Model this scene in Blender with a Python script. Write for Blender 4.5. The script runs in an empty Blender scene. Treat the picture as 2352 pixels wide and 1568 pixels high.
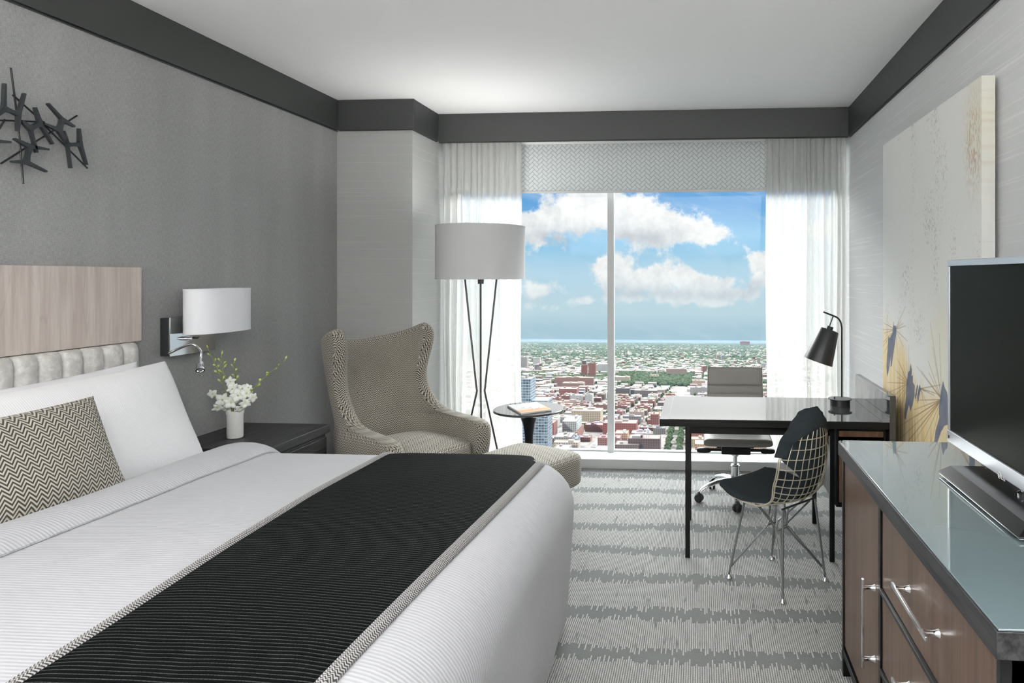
import bpy, math, random
import numpy as np
from mathutils import Vector, Matrix, Euler
rnd = random.Random(7)
S = bpy.context.scene
COL = S.collection
PI = math.pi
V = Vector

# ------------------------------------------------------------------ camera
EYE = 1.5                                   # eye height
FOC, PPX, PPY = 1540.0, 1501.0, 632.0       # focal length and principal point on the 2352 x 1568 frame
YAW = math.atan((1608 - PPX) / FOC)
cam = bpy.data.cameras.new('camera')
cam.sensor_width = 36
cam.lens = FOC / 2352 * 36
cam.shift_x = -(PPX - 1176) / 2352
cam.shift_y = -(784 - PPY) / 2352
cam.clip_start, cam.clip_end = 0.05, 60000
cam_o = bpy.data.objects.new('camera', cam)
COL.objects.link(cam_o)
cam_o.location = (0, 0, EYE)
cam_o.rotation_euler = (PI / 2, 0, YAW)
S.camera = cam_o

S.view_settings.view_transform = 'Standard'
S.view_settings.look = 'None'
S.view_settings.gamma = 1
S.view_settings.use_curve_mapping = False
S.view_settings.exposure = 0.10
S.cycles.max_bounces = 10
S.cycles.diffuse_bounces = 5
S.cycles.transparent_max_bounces = 16
S.cycles.volume_bounces = 0
S.cycles.caustics_reflective = False
S.cycles.caustics_refractive = False


# ------------------------------------------------------------------ node helpers
class NT:
    def __init__(s, tree):
        s.t = tree
        tree.nodes.clear()

    def n(s, typ, ins=None, **kw):
        nd = s.t.nodes.new(typ)
        for k, v in kw.items():
            setattr(nd, k, v)
        for k, v in (ins or {}).items():
            s.put(nd.inputs[k], v)
        return nd

    def put(s, sock, v):
        if v is None:
            return
        if isinstance(v, bpy.types.NodeSocket):
            s.t.links.new(v, sock)
        elif isinstance(v, bpy.types.Node):
            s.t.links.new(v.outputs[0], sock)
        else:
            if isinstance(v, (tuple, list)) and sock.type == 'RGBA' and len(v) == 3:
                v = (*v, 1)
            sock.default_value = v

    def m(s, op, a, b=None, c=None, clamp=False):
        nd = s.n('ShaderNodeMath', operation=op, use_clamp=clamp)
        for i, v in enumerate((a, b, c)):
            if v is not None:
                s.put(nd.inputs[i], v)
        return nd.outputs[0]

    def mix(s, f, a, b, mode='MIX'):
        nd = s.n('ShaderNodeMix', data_type='RGBA', blend_type=mode)
        s.put(nd.inputs[0], f)
        s.put(nd.inputs[6], a)
        s.put(nd.inputs[7], b)
        return nd.outputs[2]

    def smooth(s, x, a, b):
        nd = s.n('ShaderNodeMapRange', interpolation_type='SMOOTHSTEP')
        s.put(nd.inputs[0], x)
        s.put(nd.inputs[1], a)
        s.put(nd.inputs[2], b)
        return nd.outputs[0]

    def noise(s, vec, scale, detail=2.0, rough=0.5, dim='3D'):
        nd = s.n('ShaderNodeTexNoise', noise_dimensions=dim)
        s.put(nd.inputs['Vector'], vec)
        nd.inputs['Scale'].default_value = scale
        nd.inputs['Detail'].default_value = detail
        nd.inputs['Roughness'].default_value = rough
        return nd.outputs[0]

    def xyz(s, vec):
        nd = s.n('ShaderNodeSeparateXYZ')
        s.put(nd.inputs[0], vec)
        return nd.outputs

    def vec(s, x, y, z=0.0):
        nd = s.n('ShaderNodeCombineXYZ')
        s.put(nd.inputs[0], x)
        s.put(nd.inputs[1], y)
        s.put(nd.inputs[2], z)
        return nd.outputs[0]

    def obj(s):
        return s.n('ShaderNodeTexCoord').outputs['Object']

    def pos(s):
        return s.n('ShaderNodeNewGeometry').outputs['Position']

    def uv(s):
        return s.n('ShaderNodeTexCoord').outputs['UV']


def ray(u, v):
    x = (u - PPX) / FOC
    z = -(v - PPY) / FOC
    return V((x * math.cos(YAW) - math.sin(YAW), x * math.sin(YAW) + math.cos(YAW), z))


def on_z(u, v, z):
    d = ray(u, v)
    return V((0, 0, EYE)) + d * ((z - EYE) / d.z)


def on_y(u, v, y):
    d = ray(u, v)
    return V((0, 0, EYE)) + d * (y / d.y)


def on_x(u, v, x):
    d = ray(u, v)
    return V((0, 0, EYE)) + d * (x / d.x)


# ------------------------------------------------------------------ world: sky with the afternoon's clouds
SKY_FILL = 15.5
W = bpy.data.worlds.new('sky')
S.world = W
W.use_nodes = True
t = NT(W.node_tree)
dirv = t.n('ShaderNodeTexCoord').outputs['Generated']
sx, sy, sz = t.xyz(dirv)[:3]
yy = t.m('MAXIMUM', sy, 0.05)
p = t.m('DIVIDE', sx, yy)
q = t.m('DIVIDE', sz, yy)
pq = t.vec(p, q, 0)
warp = t.noise(pq, 17, 11, 0.68)
warp2 = t.noise(pq, 9, 4, 0.55)


def blob(u, v, ru, rv, amp=1.0):
    d = ray(u, v)
    a = t.m('DIVIDE', t.m('SUBTRACT', p, d.x / d.y), ru / FOC)
    b = t.m('DIVIDE', t.m('SUBTRACT', q, d.z / d.y), rv / FOC)
    r2 = t.m('ADD', t.m('MULTIPLY', a, a), t.m('MULTIPLY', b, b))
    return t.m('MULTIPLY', t.m('EXPONENT', t.m('MULTIPLY', r2, -1.0)), amp)


def total(lst):
    o = lst[0]
    for e in lst[1:]:
        o = t.m('ADD', o, e)
    return o


cl = total([blob(*b) for b in [
    (1310, 480, 130, 62), (1450, 490, 95, 62), (1540, 520, 85, 42, .9), (1625, 540, 62, 26, .9), (1215, 520, 60, 48, .8),
    (1400, 622, 50, 42, .95), (1470, 645, 60, 30, .9), (1570, 640, 75, 36, .95), (1655, 652, 60, 20, .6),
    (1742, 596, 36, 27, 1.05), (1756, 640, 40, 20, .5), (1238, 664, 55, 24, .95), (1338, 692, 34, 12, .8), (1250, 706, 60, 12, .6),
    (1690, 676, 60, 12, .65), (1650, 700, 40, 10, .55), (1560, 690, 150, 16, .42), (1480, 680, 120, 20, .45), (1080, 560, 90, 70, .9),
    (1900, 520, 90, 40, .9), (960, 640, 140, 40, .8)]])
holes = total([blob(1208, 462, 34, 24, .9), blob(1560, 452, 90, 22, .25)])
dens = t.m('SUBTRACT', t.m('ADD', cl, t.m('MULTIPLY', t.m('SUBTRACT', warp, 0.5), 3.0)), holes)
dens = t.m('ADD', dens, t.m('MULTIPLY', t.m('SUBTRACT', warp2, 0.5), 0.5))
mask = t.smooth(dens, 0.36, 0.82)
under = total([blob(1330, 545, 190, 30, 1.0), blob(1480, 545, 90, 20, .5), blob(1450, 672, 120, 14, .7), blob(1650, 680, 150, 14, .6), blob(1240, 690, 60, 8, .5),
               blob(1740, 660, 60, 16, .6), blob(1410, 650, 40, 20, .35)])
shade = t.m('ADD', t.m('MULTIPLY', under, 0.75), t.m('MULTIPLY', t.m('SUBTRACT', t.noise(pq, 38, 5, 0.6), 0.42), 1.5), clamp=True)
ramp = t.n('ShaderNodeValToRGB')
t.put(ramp.inputs[0], t.smooth(q, -0.10, 0.14))
ramp.color_ramp.interpolation = 'EASE'
el = ramp.color_ramp.elements
el[0].position, el[0].color = 0.0, (0.40, 0.57, 0.67, 1)
el[1].position, el[1].color = 1.0, (0.12, 0.36, 0.70, 1)
for ps, c in ((0.10, (0.50, 0.66, 0.73, 1)), (0.35, (0.46, 0.66, 0.78, 1)), (0.7, (0.27, 0.55, 0.78, 1))):
    e = el.new(ps)
    e.color = c
wisp = t.smooth(t.noise(t.vec(t.m('MULTIPLY', p, 4), t.m('MULTIPLY', t.m('ADD', q, t.m('MULTIPLY', p, 0.3)), 16)), 2.4, 5, 0.6), 0.45, 0.8)
base = t.mix(t.m('MULTIPLY', wisp, 0.45), ramp.outputs[0], (0.55, 0.68, 0.76))
cloudc = t.mix(shade, (0.93, 0.92, 0.90), (0.50, 0.53, 0.58))
low = t.smooth(q, -0.075, 0.02)
skyc = t.mix(t.m('MULTIPLY', mask, t.m('ADD', t.m('MULTIPLY', low, 0.55), 0.43)), base, cloudc)
# above what the window shows, an added bright band of sky lights the room
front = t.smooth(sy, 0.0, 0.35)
sky_fill = t.m('MULTIPLY', t.m('MULTIPLY', t.smooth(sz, 0.20, 0.32), t.smooth(sz, 0.85, 0.55)), front)
sky_fill0 = t.m('MULTIPLY', t.m('MULTIPLY', t.smooth(sz, 0.132, 0.17), t.smooth(sz, 0.85, 0.55)), front)
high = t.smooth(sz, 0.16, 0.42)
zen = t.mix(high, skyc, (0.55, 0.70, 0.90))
zen = t.mix(sky_fill0, zen, (1.0, 0.99, 0.97))
stren = t.m('ADD', t.m('ADD', 1.0, t.m('MULTIPLY', sky_fill0, 0.6)), t.m('MULTIPLY', sky_fill, SKY_FILL))
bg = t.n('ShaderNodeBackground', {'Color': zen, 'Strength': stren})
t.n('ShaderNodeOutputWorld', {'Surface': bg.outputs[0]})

# ------------------------------------------------------------------ sun on the city (behind the hotel, high on the left)
sun = bpy.data.lights.new('sun', 'SUN')
sun.energy = 2.6
sun.angle = 0.01
sun.color = (1.0, 0.94, 0.86)
sun_o = bpy.data.objects.new('sun', sun)
COL.objects.link(sun_o)
sun_o.rotation_euler = V((0.46, 0.78, -0.42)).to_track_quat('-Z', 'Y').to_euler()

# ------------------------------------------------------------------ added ceiling fill lights, out of view over the camera
FILL_LAMPS = [(-1.5, 1.0, 2.74, 1.1, 4), (0.3, 1.0, 2.74, 1.1, 4)]
for lx, ly, lz, sz_, pw in FILL_LAMPS:
    l = bpy.data.lights.new('ceiling_fill', 'AREA')
    l.shape = 'SQUARE'
    l.size = sz_
    l.energy = pw
    l.color = (1.0, 0.985, 0.96)
    o = bpy.data.objects.new('ceiling_fill', l)
    COL.objects.link(o)
    o.location = (lx, ly, lz - 0.02)
# two added fill lights, unseen behind the camera, brighten the ceiling
FILL_UPS = [(-1.9, -0.8), (0.5, -0.8)]
for ux, uy in FILL_UPS:
    l = bpy.data.lights.new('fill_uplight_lamp', 'AREA')
    l.shape = 'DISK'
    l.size = 0.36
    l.energy = 150
    l.color = (1.0, 0.99, 0.97)
    o = bpy.data.objects.new('fill_uplight_lamp', l)
    COL.objects.link(o)
    o.location = (ux, uy, 1.86)
    o.rotation_euler = (PI, 0, 0)


# ------------------------------------------------------------------ mesh builder
class MB:
    def __init__(s):
        s.v, s.f, s.uv, s.mi, s.col = [], [], [], [], []

    def face(s, idx, uv=None, mi=0, col=None):
        s.f.append(tuple(idx))
        s.uv.append(uv)
        s.mi.append(mi)
        s.col.append(col)

    def box(s, c, d, rot=None, mi=0, col=None, top=None):
        """centre, full size; rot = Matrix 3x3 or euler tuple; top = material index of the upper face"""
        hx, hy, hz = d[0] / 2, d[1] / 2, d[2] / 2
        R = rot if isinstance(rot, Matrix) else (Euler(rot).to_matrix() if rot else None)
        b = len(s.v)
        for x in (-hx, hx):
            for y in (-hy, hy):
                for z in (-hz, hz):
                    w = V((x, y, z))
                    if R:
                        w = R @ w
                    s.v.append((w.x + c[0], w.y + c[1], w.z + c[2]))
        X, Y, Z = d
        for q_, (a, e) in (((0, 1, 3, 2), (Y, Z)), ((4, 6, 7, 5), (Y, Z)), ((0, 4, 5, 1), (X, Z)), ((2, 3, 7, 6), (X, Z)), ((0, 2, 6, 4), (X, Y)), ((1, 5, 7, 3), (X, Y))):
            if q_ in ((0, 1, 3, 2),):
                uv = [(0, 0), (0, e), (a, e), (a, 0)]
            elif q_ == (2, 3, 7, 6):
                uv = [(0, 0), (0, e), (a, e), (a, 0)]
            else:
                uv = [(0, 0), (a, 0), (a, e), (0, e)]
            s.face([b + i for i in q_], uv, (top if (top is not None and q_ == (1, 5, 7, 3)) else mi), col)
        return s

    def box2(s, lo, hi, **k):
        return s.box([(a + b) / 2 for a, b in zip(lo, hi)], [abs(b - a) for a, b in zip(lo, hi)], **k)

    def tube(s, pts, r, n=8, cap=True, mi=0, closed=False):
        pts = [V(p_) for p_ in pts]
        rs = r if isinstance(r, (list, tuple)) else [r] * len(pts)
        b = len(s.v)
        up = None
        m_ = len(pts)
        L = 0
        for i, p_ in enumerate(pts):
            if closed:
                d = pts[(i + 1) % m_] - pts[i - 1]
            else:
                d = pts[min(i + 1, m_ - 1)] - pts[max(i - 1, 0)]
            d.normalize()
            if up is None:
                up = V((0, 0, 1)) if abs(d.z) < 0.9 else V((1, 0, 0))
            x = d.cross(up)
            x.normalize()
            y = x.cross(d)
            up = y
            for k in range(n):
                a = 2 * PI * k / n
                w = p_ + (x * math.cos(a) + y * math.sin(a)) * rs[i]
                s.v.append(tuple(w))
        for i in range(m_ if closed else m_ - 1):
            j = (i + 1) % m_
            for k in range(n):
                k2 = (k + 1) % n
                s.face([b + i * n + k, b + i * n + k2, b + j * n + k2, b + j * n + k], mi=mi)
        if cap and not closed:
            s.face([b + k for k in range(n)][::-1], mi=mi)
            s.face([b + (m_ - 1) * n + k for k in range(n)], mi=mi)
        return s

    def lathe(s, prof, n=32, c=(0, 0, 0), sx=1.0, sy=1.0, mi=0, capb=True, capt=True, R=None):
        b = len(s.v)
        for r, z in prof:
            for k in range(n):
                a = 2 * PI * k / n
                w = V((r * math.cos(a) * sx, r * math.sin(a) * sy, z))
                if R:
                    w = R @ w
                s.v.append((w.x + c[0], w.y + c[1], w.z + c[2]))
        m_ = len(prof)
        for i in range(m_ - 1):
            for k in range(n):
                k2 = (k + 1) % n
                s.face([b + i * n + k, b + i * n + k2, b + (i + 1) * n + k2, b + (i + 1) * n + k], mi=mi)
        if capb:
            s.face([b + k for k in range(n)][::-1], mi=mi)
        if capt:
            s.face([b + (m_ - 1) * n + k for k in range(n)], mi=mi)
        return s

    def grid(s, P, uv=None, closed_u=False, flip=False, mi=0):
        """P[i][j] rows of points; uv[i][j] likewise"""
        b = len(s.v)
        nr, nc = len(P), len(P[0])
        for row in P:
            for w in row:
                s.v.append(tuple(w))
        for i in range(nr - 1):
            for j in range(nc if closed_u else nc - 1):
                k = (j + 1) % nc
                ids = [(i, j), (i, k), (i + 1, k), (i + 1, j)]
                if flip:
                    ids = ids[::-1]
                u_ = None
                if uv:
                    u_ = [uv[a][c] for a, c in ids]
                    if closed_u and k == 0:
                        u_ = [uv[a][c] if c else uv[a][nc] for a, c in ids]
                s.face([b + a * nc + c for a, c in ids], u_, mi)
        return s

    def ngon(s, pts, mi=0, uv=None):
        b = len(s.v)
        s.v += [tuple(p_) for p_ in pts]
        s.face(list(range(b, b + len(pts))), uv, mi)
        return s

    def prism(s, pts, vec_, mi=0):
        """closed outline pushed along vec_"""
        b = len(s.v)
        n = len(pts)
        vec_ = V(vec_)
        s.v += [tuple(p_) for p_ in pts] + [tuple(V(p_) + vec_) for p_ in pts]
        s.face(list(range(b, b + n))[::-1], mi=mi)
        s.face(list(range(b + n, b + 2 * n)), mi=mi)
        for i in range(n):
            j = (i + 1) % n
            s.face([b + i, b + j, b + n + j, b + n + i], mi=mi)
        return s

    def build(s, name, mats, parent=None, world=True, smooth=None, bevel=0, sub=0, solid=0, seg=2):
        me = bpy.data.meshes.new(name)
        off = V((0, 0, 0))
        if parent is not None and world:
            p_ = parent
            while p_ is not None:
                off += V(p_.location)
                p_ = p_.parent
        vs = [(a - off.x, b - off.y, c - off.z) for a, b, c in s.v]
        me.from_pydata(vs, [], s.f)
        mats = mats if isinstance(mats, (list, tuple)) else [mats]
        for m_ in mats:
            me.materials.append(m_)
        if any(s.mi):
            me.polygons.foreach_set('material_index', s.mi)
        if any(u is not None for u in s.uv):
            lay = me.uv_layers.new(name='UVMap')
            flat = []
            for f_, u in zip(s.f, s.uv):
                for k in range(len(f_)):
                    flat += list(u[k]) if u is not None else [0.0, 0.0]
            lay.data.foreach_set('uv', flat)
        if any(c is not None for c in s.col):
            at = me.color_attributes.new('Col', 'FLOAT_COLOR', 'CORNER')
            flat = []
            for f_, c in zip(s.f, s.col):
                c4 = (*(c or (1, 1, 1)), 1)
                flat += list(c4) * len(f_)
            at.data.foreach_set('color', flat)
        me.validate()
        if smooth is not None:
            me.polygons.foreach_set('use_smooth', [True] * len(me.polygons))
            me.set_sharp_from_angle(angle=math.radians(smooth))
        o = bpy.data.objects.new(name, me)
        COL.objects.link(o)
        if parent is not None:
            o.parent = parent
        if sub:
            md = o.modifiers.new('smooth', 'SUBSURF')
            md.levels = md.render_levels = sub
        if solid:
            md = o.modifiers.new('thick', 'SOLIDIFY')
            md.thickness = solid
            md.offset = 0
        if bevel:
            md = o.modifiers.new('edge', 'BEVEL')
            md.width = bevel
            md.segments = seg
            md.limit_method = 'ANGLE'
            md.angle_limit = math.radians(40)
            if smooth is None:
                me.polygons.foreach_set('use_smooth', [True] * len(me.polygons))
                me.set_sharp_from_angle(angle=math.radians(30))
        return o


def tag(o, label, cat, group=None, kind=None):
    o['label'] = label
    o['category'] = cat
    if group:
        o['group'] = group
    if kind:
        o['kind'] = kind
    return o


def thing(name, label, cat, loc=(0, 0, 0), rz=0, group=None):
    o = bpy.data.objects.new(name, None)
    o.empty_display_size = 0.1
    COL.objects.link(o)
    o.location = loc
    o.rotation_euler = (0, 0, rz)
    return tag(o, label, cat, group)


def struct(name, mb, mat, parent=None, label=None, cat=None, **k):
    o = mb.build(name, mat, parent, **k)
    if parent is None:
        o['kind'] = 'structure'
        o['label'] = label
        o['category'] = cat
    return o


def lerp(a, b, f):
    return a + (b - a) * f


def sstep(x, a, b):
    f = min(1, max(0, (x - a) / (b - a)))
    return f * f * (3 - 2 * f)


def interp(x, tab):
    """smooth interpolation in a table of (x, y)"""
    if x <= tab[0][0]:
        return tab[0][1]
    for (a, ya), (b, yb) in zip(tab, tab[1:]):
        if x <= b:
            f = (x - a) / (b - a)
            return lerp(ya, yb, f * f * (3 - 2 * f))
    return tab[-1][1]


def bez(pts, n=24):
    """Catmull-Rom through points"""
    P = [V(q_) for q_ in pts]
    P = [P[0] * 2 - P[1]] + P + [P[-1] * 2 - P[-2]]
    out = []
    segs = len(P) - 3
    for k in range(n + 1):
        f = k / n * segs
        i = min(int(f), segs - 1)
        u = f - i
        a, b, c, d = P[i:i + 4]
        out.append(0.5 * ((2 * b) + (c - a) * u + (2 * a - 5 * b + 4 * c - d) * u * u + (3 * b - a - 3 * c + d) * u ** 3))
    return out


# ------------------------------------------------------------------ materials
def material(name):
    m_ = bpy.data.materials.new(name)
    m_.use_nodes = True
    return m_, NT(m_.node_tree)


def finish(t, col, rough=0.6, metal=0.0, bump=None, bdist=0.002, bstr=1.0, spec=0.5, **extra):
    b = t.n('ShaderNodeBsdfPrincipled', {'Base Color': col, 'Roughness': rough, 'Metallic': metal, 'Specular IOR Level': spec})
    for k, v in extra.items():
        t.put(b.inputs[k.replace('_', ' ')], v)
    if bump is not None:
        bn = t.n('ShaderNodeBump', {'Height': bump, 'Distance': bdist, 'Strength': bstr})
        t.put(b.inputs['Normal'], bn.outputs[0])
    t.n('ShaderNodeOutputMaterial', {'Surface': b.outputs[0]})


def plain(name, col, rough=0.5, metal=0.0, spec=0.5, var=0.06, vs=30, **e):
    m_, t = material(name)
    nz = t.noise(t.obj(), vs, 3)
    dark = tuple(c * (1 - var) for c in col)
    lite = tuple(min(1, c * (1 + var)) for c in col)
    finish(t, t.mix(nz, dark, lite), rough, metal, spec=spec, **e)
    return m_


M = {}
M['ceiling'] = plain('ceiling_paint', (0.88, 0.88, 0.88), 0.9, var=0.01)
M['white'] = plain('white_paint', (0.78, 0.78, 0.77), 0.5, var=0.01)
M['cornice'] = plain('cornice_paint', (0.042, 0.045, 0.044), 0.5, var=0.03)
M['black'] = plain('black_lacquer', (0.005, 0.005, 0.0055), 0.35, spec=0.3)
M['blackmetal'] = plain('black_metal', (0.02, 0.021, 0.023), 0.42, 0.2)
M['darkmetal'] = plain('dark_steel', (0.05, 0.058, 0.062), 0.45, 0.5)
M['chrome'] = plain('chrome', (0.82, 0.83, 0.85), 0.12, 1.0, var=0.01)
M['steel'] = plain('brushed_steel', (0.62, 0.63, 0.64), 0.3, 1.0, var=0.04)
M['silver'] = plain('silver_plastic', (0.55, 0.57, 0.60), 0.35, 0.6, var=0.02)
M['rubber'] = plain('black_rubber', (0.015, 0.015, 0.016), 0.6)
M['wire'] = plain('pale_wire', (0.62, 0.57, 0.46), 0.35, 0.7, var=0.02)
M['legwire'] = plain('grey_wire', (0.30, 0.31, 0.32), 0.3, 0.9, var=0.02)
M['stand'] = plain('stand_black', (0.008, 0.008, 0.009), 0.3, spec=0.3)
M['porcelain'] = plain('porcelain', (0.74, 0.74, 0.72), 0.15, var=0.01)
M['whiteframe'] = plain('window_frame', (0.55, 0.56, 0.56), 0.45, var=0.01)
M['ledge'] = plain('ledge_paint', (0.72, 0.74, 0.75), 0.45, var=0.01)
M['shadewhite'] = plain('lamp_fabric', (0.58, 0.58, 0.585), 0.85, var=0.01)
M['shadebright'] = plain('white_lamp_fabric', (0.80, 0.81, 0.84), 0.85, var=0.01)
M['greyleather'] = plain('grey_leather', (0.20, 0.19, 0.175), 0.45, var=0.05)
M['screen'] = plain('screen_glass', (0.006, 0.007, 0.004), 0.5, var=0.0, spec=0.08)
M['cover_plate'] = plain('dark_plate', (0.03, 0.032, 0.035), 0.4, 0.3)
M['petal'] = plain('petal', (0.86, 0.87, 0.80), 0.5, var=0.03, Subsurface_Weight=0.1)
M['stem'] = plain('stem_green', (0.16, 0.24, 0.06), 0.5)
M['bud'] = plain('bud_green', (0.50, 0.58, 0.16), 0.5, var=0.15)
M['flowerheart'] = plain('flower_heart', (0.75, 0.72, 0.30), 0.5)
M['rodgrey'] = plain('rod_grey', (0.10, 0.105, 0.10), 0.4, 0.6)
M['paper'] = plain('paper', (0.8, 0.79, 0.77), 0.7, var=0.02)


def m_wallfabric():
    m_, t = material('grey_wall_fabric')
    x, y, z = t.xyz(t.obj())[:3]
    w1 = t.noise(t.vec(t.m('MULTIPLY', y, 60), t.m('MULTIPLY', z, 420)), 1, 2)
    w2 = t.noise(t.vec(t.m('MULTIPLY', y, 420), t.m('MULTIPLY', z, 50)), 1, 2)
    w3 = t.noise(t.vec(t.m('MULTIPLY', y, 5), t.m('MULTIPLY', z, 0.6)), 1, 2)
    h = t.m('ADD', t.m('ADD', w1, w2), t.m('MULTIPLY', w3, 0.5))
    c = t.mix(t.smooth(h, 0.8, 1.75), (0.235, 0.239, 0.238), (0.375, 0.38, 0.38))
    finish(t, c, 0.55, bump=h, bdist=0.0008, spec=0.5)
    return m_


def m_streaks(name, axis, a, b, k=1.0):
    m_, t = material(name)
    o = t.xyz(t.obj())
    h = o[axis]
    z = o[2]
    lines = t.noise(t.vec(t.m('MULTIPLY', h, 0.9), t.m('MULTIPLY', z, 75)), 1, 3, 0.6)
    fine = t.noise(t.vec(t.m('MULTIPLY', h, 60), t.m('MULTIPLY', z, 300)), 1, 2)
    f = t.m('ADD', t.m('MULTIPLY', t.smooth(lines, 0.52, 0.70), 0.8 * k), t.m('MULTIPLY', fine, 0.3), clamp=True)
    finish(t, t.mix(f, a, b), t.m('SUBTRACT', 0.6, t.m('MULTIPLY', f, 0.15)), bump=f, bdist=0.0006)
    return m_


M['wallfabric'] = m_wallfabric()
M['wallpaper'] = m_streaks('streaked_wallpaper', 1, (0.57, 0.58, 0.585), (0.78, 0.78, 0.78), 0.7)
M['columnpaper'] = m_streaks('column_wallpaper', 0, (0.36, 0.368, 0.357), (0.46, 0.465, 0.455), 0.5)


def m_carpet():
    m_, t = material('striped_carpet')
    x, y, z = t.xyz(t.obj())[:3]
    cw = 0.0088
    ci = t.m('FLOOR', t.m('DIVIDE', x, cw))
    wn = t.n('ShaderNodeTexWhiteNoise', noise_dimensions='1D')
    t.put(wn.inputs['W'], ci)
    r = wn.outputs['Value']
    wob = t.m('MULTIPLY', t.m('SUBTRACT', t.noise(t.vec(x, y), 1.3, 1), 0.5), 0.14)
    ph = t.m('FRACT', t.m('DIVIDE', t.m('ADD', t.m('ADD', y, wob), 0.045), 0.335))
    rb = t.m('FRACT', t.m('MULTIPLY', r, 7.13))
    e0 = t.m('SUBTRACT', 0.20, t.m('MULTIPLY', t.m('POWER', r, 2.0), 0.19))
    e1 = t.m('ADD', 0.82, t.m('MULTIPLY', t.m('POWER', rb, 2.0), 0.175))
    band = t.m('MULTIPLY', t.m('GREATER_THAN', ph, e0), t.m('LESS_THAN', ph, e1))
    fx = t.m('FRACT', t.m('DIVIDE', x, cw))
    thread = t.m('SUBTRACT', 1.0, t.smooth(t.m('ABSOLUTE', t.m('SUBTRACT', fx, 0.5)), 0.24, 0.40))
    loop = t.smooth(t.m('ABSOLUTE', t.m('SUBTRACT', t.m('FRACT', t.m('ADD', t.m('DIVIDE', y, 0.011), t.m('MULTIPLY', r, 3.0))), 0.5)), 0.46, 0.30)
    patch = t.smooth(t.noise(t.vec(t.m('MULTIPLY', x, 40), t.m('MULTIPLY', y, 6)), 1, 2), 0.26, 0.40)
    f = t.m('MULTIPLY', band, t.m('MULTIPLY', thread, t.m('ADD', 0.55, t.m('MULTIPLY', loop, 0.45))))
    f = t.m('MULTIPLY', f, patch)
    gr = t.noise(t.obj(), 260, 2)
    dark = t.mix(gr, (0.095, 0.103, 0.101), (0.27, 0.285, 0.278))
    tone = t.noise(t.vec(t.m('MULTIPLY', x, 120), t.m('MULTIPLY', y, 25)), 1, 2)
    c = t.mix(t.m('MULTIPLY', f, t.m('ADD', 0.45, t.m('MULTIPLY', tone, 0.9)), clamp=True), dark, (0.52, 0.515, 0.50))
    finish(t, c, 0.95, bump=t.m('ADD', t.m('MULTIPLY', f, 0.6), gr), bdist=0.004, spec=0.1)
    return m_


M['carpet'] = m_carpet()


def m_wood(name, a, b, grain_axis=2, scale=1.0, rough=0.35, spec=0.5):
    """long grain along one object axis"""
    m_, t = material(name)
    o = t.xyz(t.obj())
    s = [t.m('MULTIPLY', o[i], (1.6 if i == grain_axis else 34.0) * scale) for i in range(3)]
    v_ = t.vec(*s)
    n1 = t.noise(v_, 1, 5, 0.65)
    s2 = [t.m('MULTIPLY', o[i], (0.9 if i == grain_axis else 9.0) * scale) for i in range(3)]
    n2 = t.noise(t.vec(*s2), 1, 2)
    rings = t.m('FRACT', t.m('MULTIPLY', n2, 7))
    ln = t.m('MULTIPLY', t.smooth(t.m('ABSOLUTE', t.m('SUBTRACT', rings, 0.5)), 0.08, 0.0), 0.25)
    f = t.m('SUBTRACT', t.smooth(n1, 0.3, 0.7), ln, clamp=True)
    finish(t, t.mix(f, a, b), rough, bump=n1, bdist=0.0004, spec=spec)
    return m_


M['oak'] = m_wood('pale_oak', (0.42, 0.355, 0.32), (0.58, 0.515, 0.475), 2, 1.0, 0.4)
M['walnut'] = m_wood('walnut_veneer', (0.075, 0.040, 0.025), (0.145, 0.084, 0.055), 2, 1.2, 0.28)
M['blackwood'] = m_wood('black_oak', (0.007, 0.007, 0.008), (0.050, 0.050, 0.052), 1, 1.5, 0.42, 0.35)
M['blackwoodx'] = m_wood('black_oak_cross', (0.006, 0.006, 0.006), (0.016, 0.016, 0.015), 0, 1.5, 0.45, 0.15)


def m_herring(name, cw, per, dark=(0.022, 0.020, 0.017), lite=(0.47, 0.44, 0.375), duty=0.5):
    m_, t = material(name)
    u, v_, _ = t.xyz(t.uv())[:3]
    a = t.m('MULTIPLY', t.m('ABSOLUTE', t.m('SUBTRACT', t.m('FRACT', t.m('DIVIDE', u, 2 * cw)), 0.5)), 2.0)
    s = t.m('FRACT', t.m('DIVIDE', t.m('ADD', v_, t.m('MULTIPLY', a, cw * 1.25)), per))
    e = t.m('ABSOLUTE', t.m('SUBTRACT', s, 0.5))
    f = t.smooth(e, duty / 2 - 0.06, duty / 2 + 0.06)
    g = t.noise(t.uv(), 900, 1)
    c = t.mix(f, lite, dark)
    c = t.mix(t.m('MULTIPLY', g, 0.25), c, (0.25, 0.23, 0.2))
    finish(t, c, 0.85, bump=t.m('SUBTRACT', 1.0, f), bdist=0.001, spec=0.2, Sheen_Weight=0.15)
    return m_


M['herring'] = m_herring('herringbone_tweed', 0.0135, 0.0135)
M['herring_cushion'] = m_herring('herringbone_weave', 0.0165, 0.0150)


def m_ribbed(name, axis, per, col, depth, uvs=False, rough=0.8, soft=0.07):
    m_, t = material(name)
    c_ = t.xyz(t.uv() if uvs else t.obj())[axis]
    w = t.m('SINE', t.m('MULTIPLY', c_, 2 * PI / per))
    nz = t.noise(t.obj(), 5, 2)
    hh = t.m('ADD', t.m('MULTIPLY', w, 0.5), t.m('MULTIPLY', nz, 2.0))
    finish(t, t.mix(t.m('ADD', t.m('MULTIPLY', w, 0.5), 0.5), tuple(c * (1 - soft) for c in col), col), rough, bump=hh, bdist=depth, spec=0.25, Sheen_Weight=0.1)
    return m_


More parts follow.
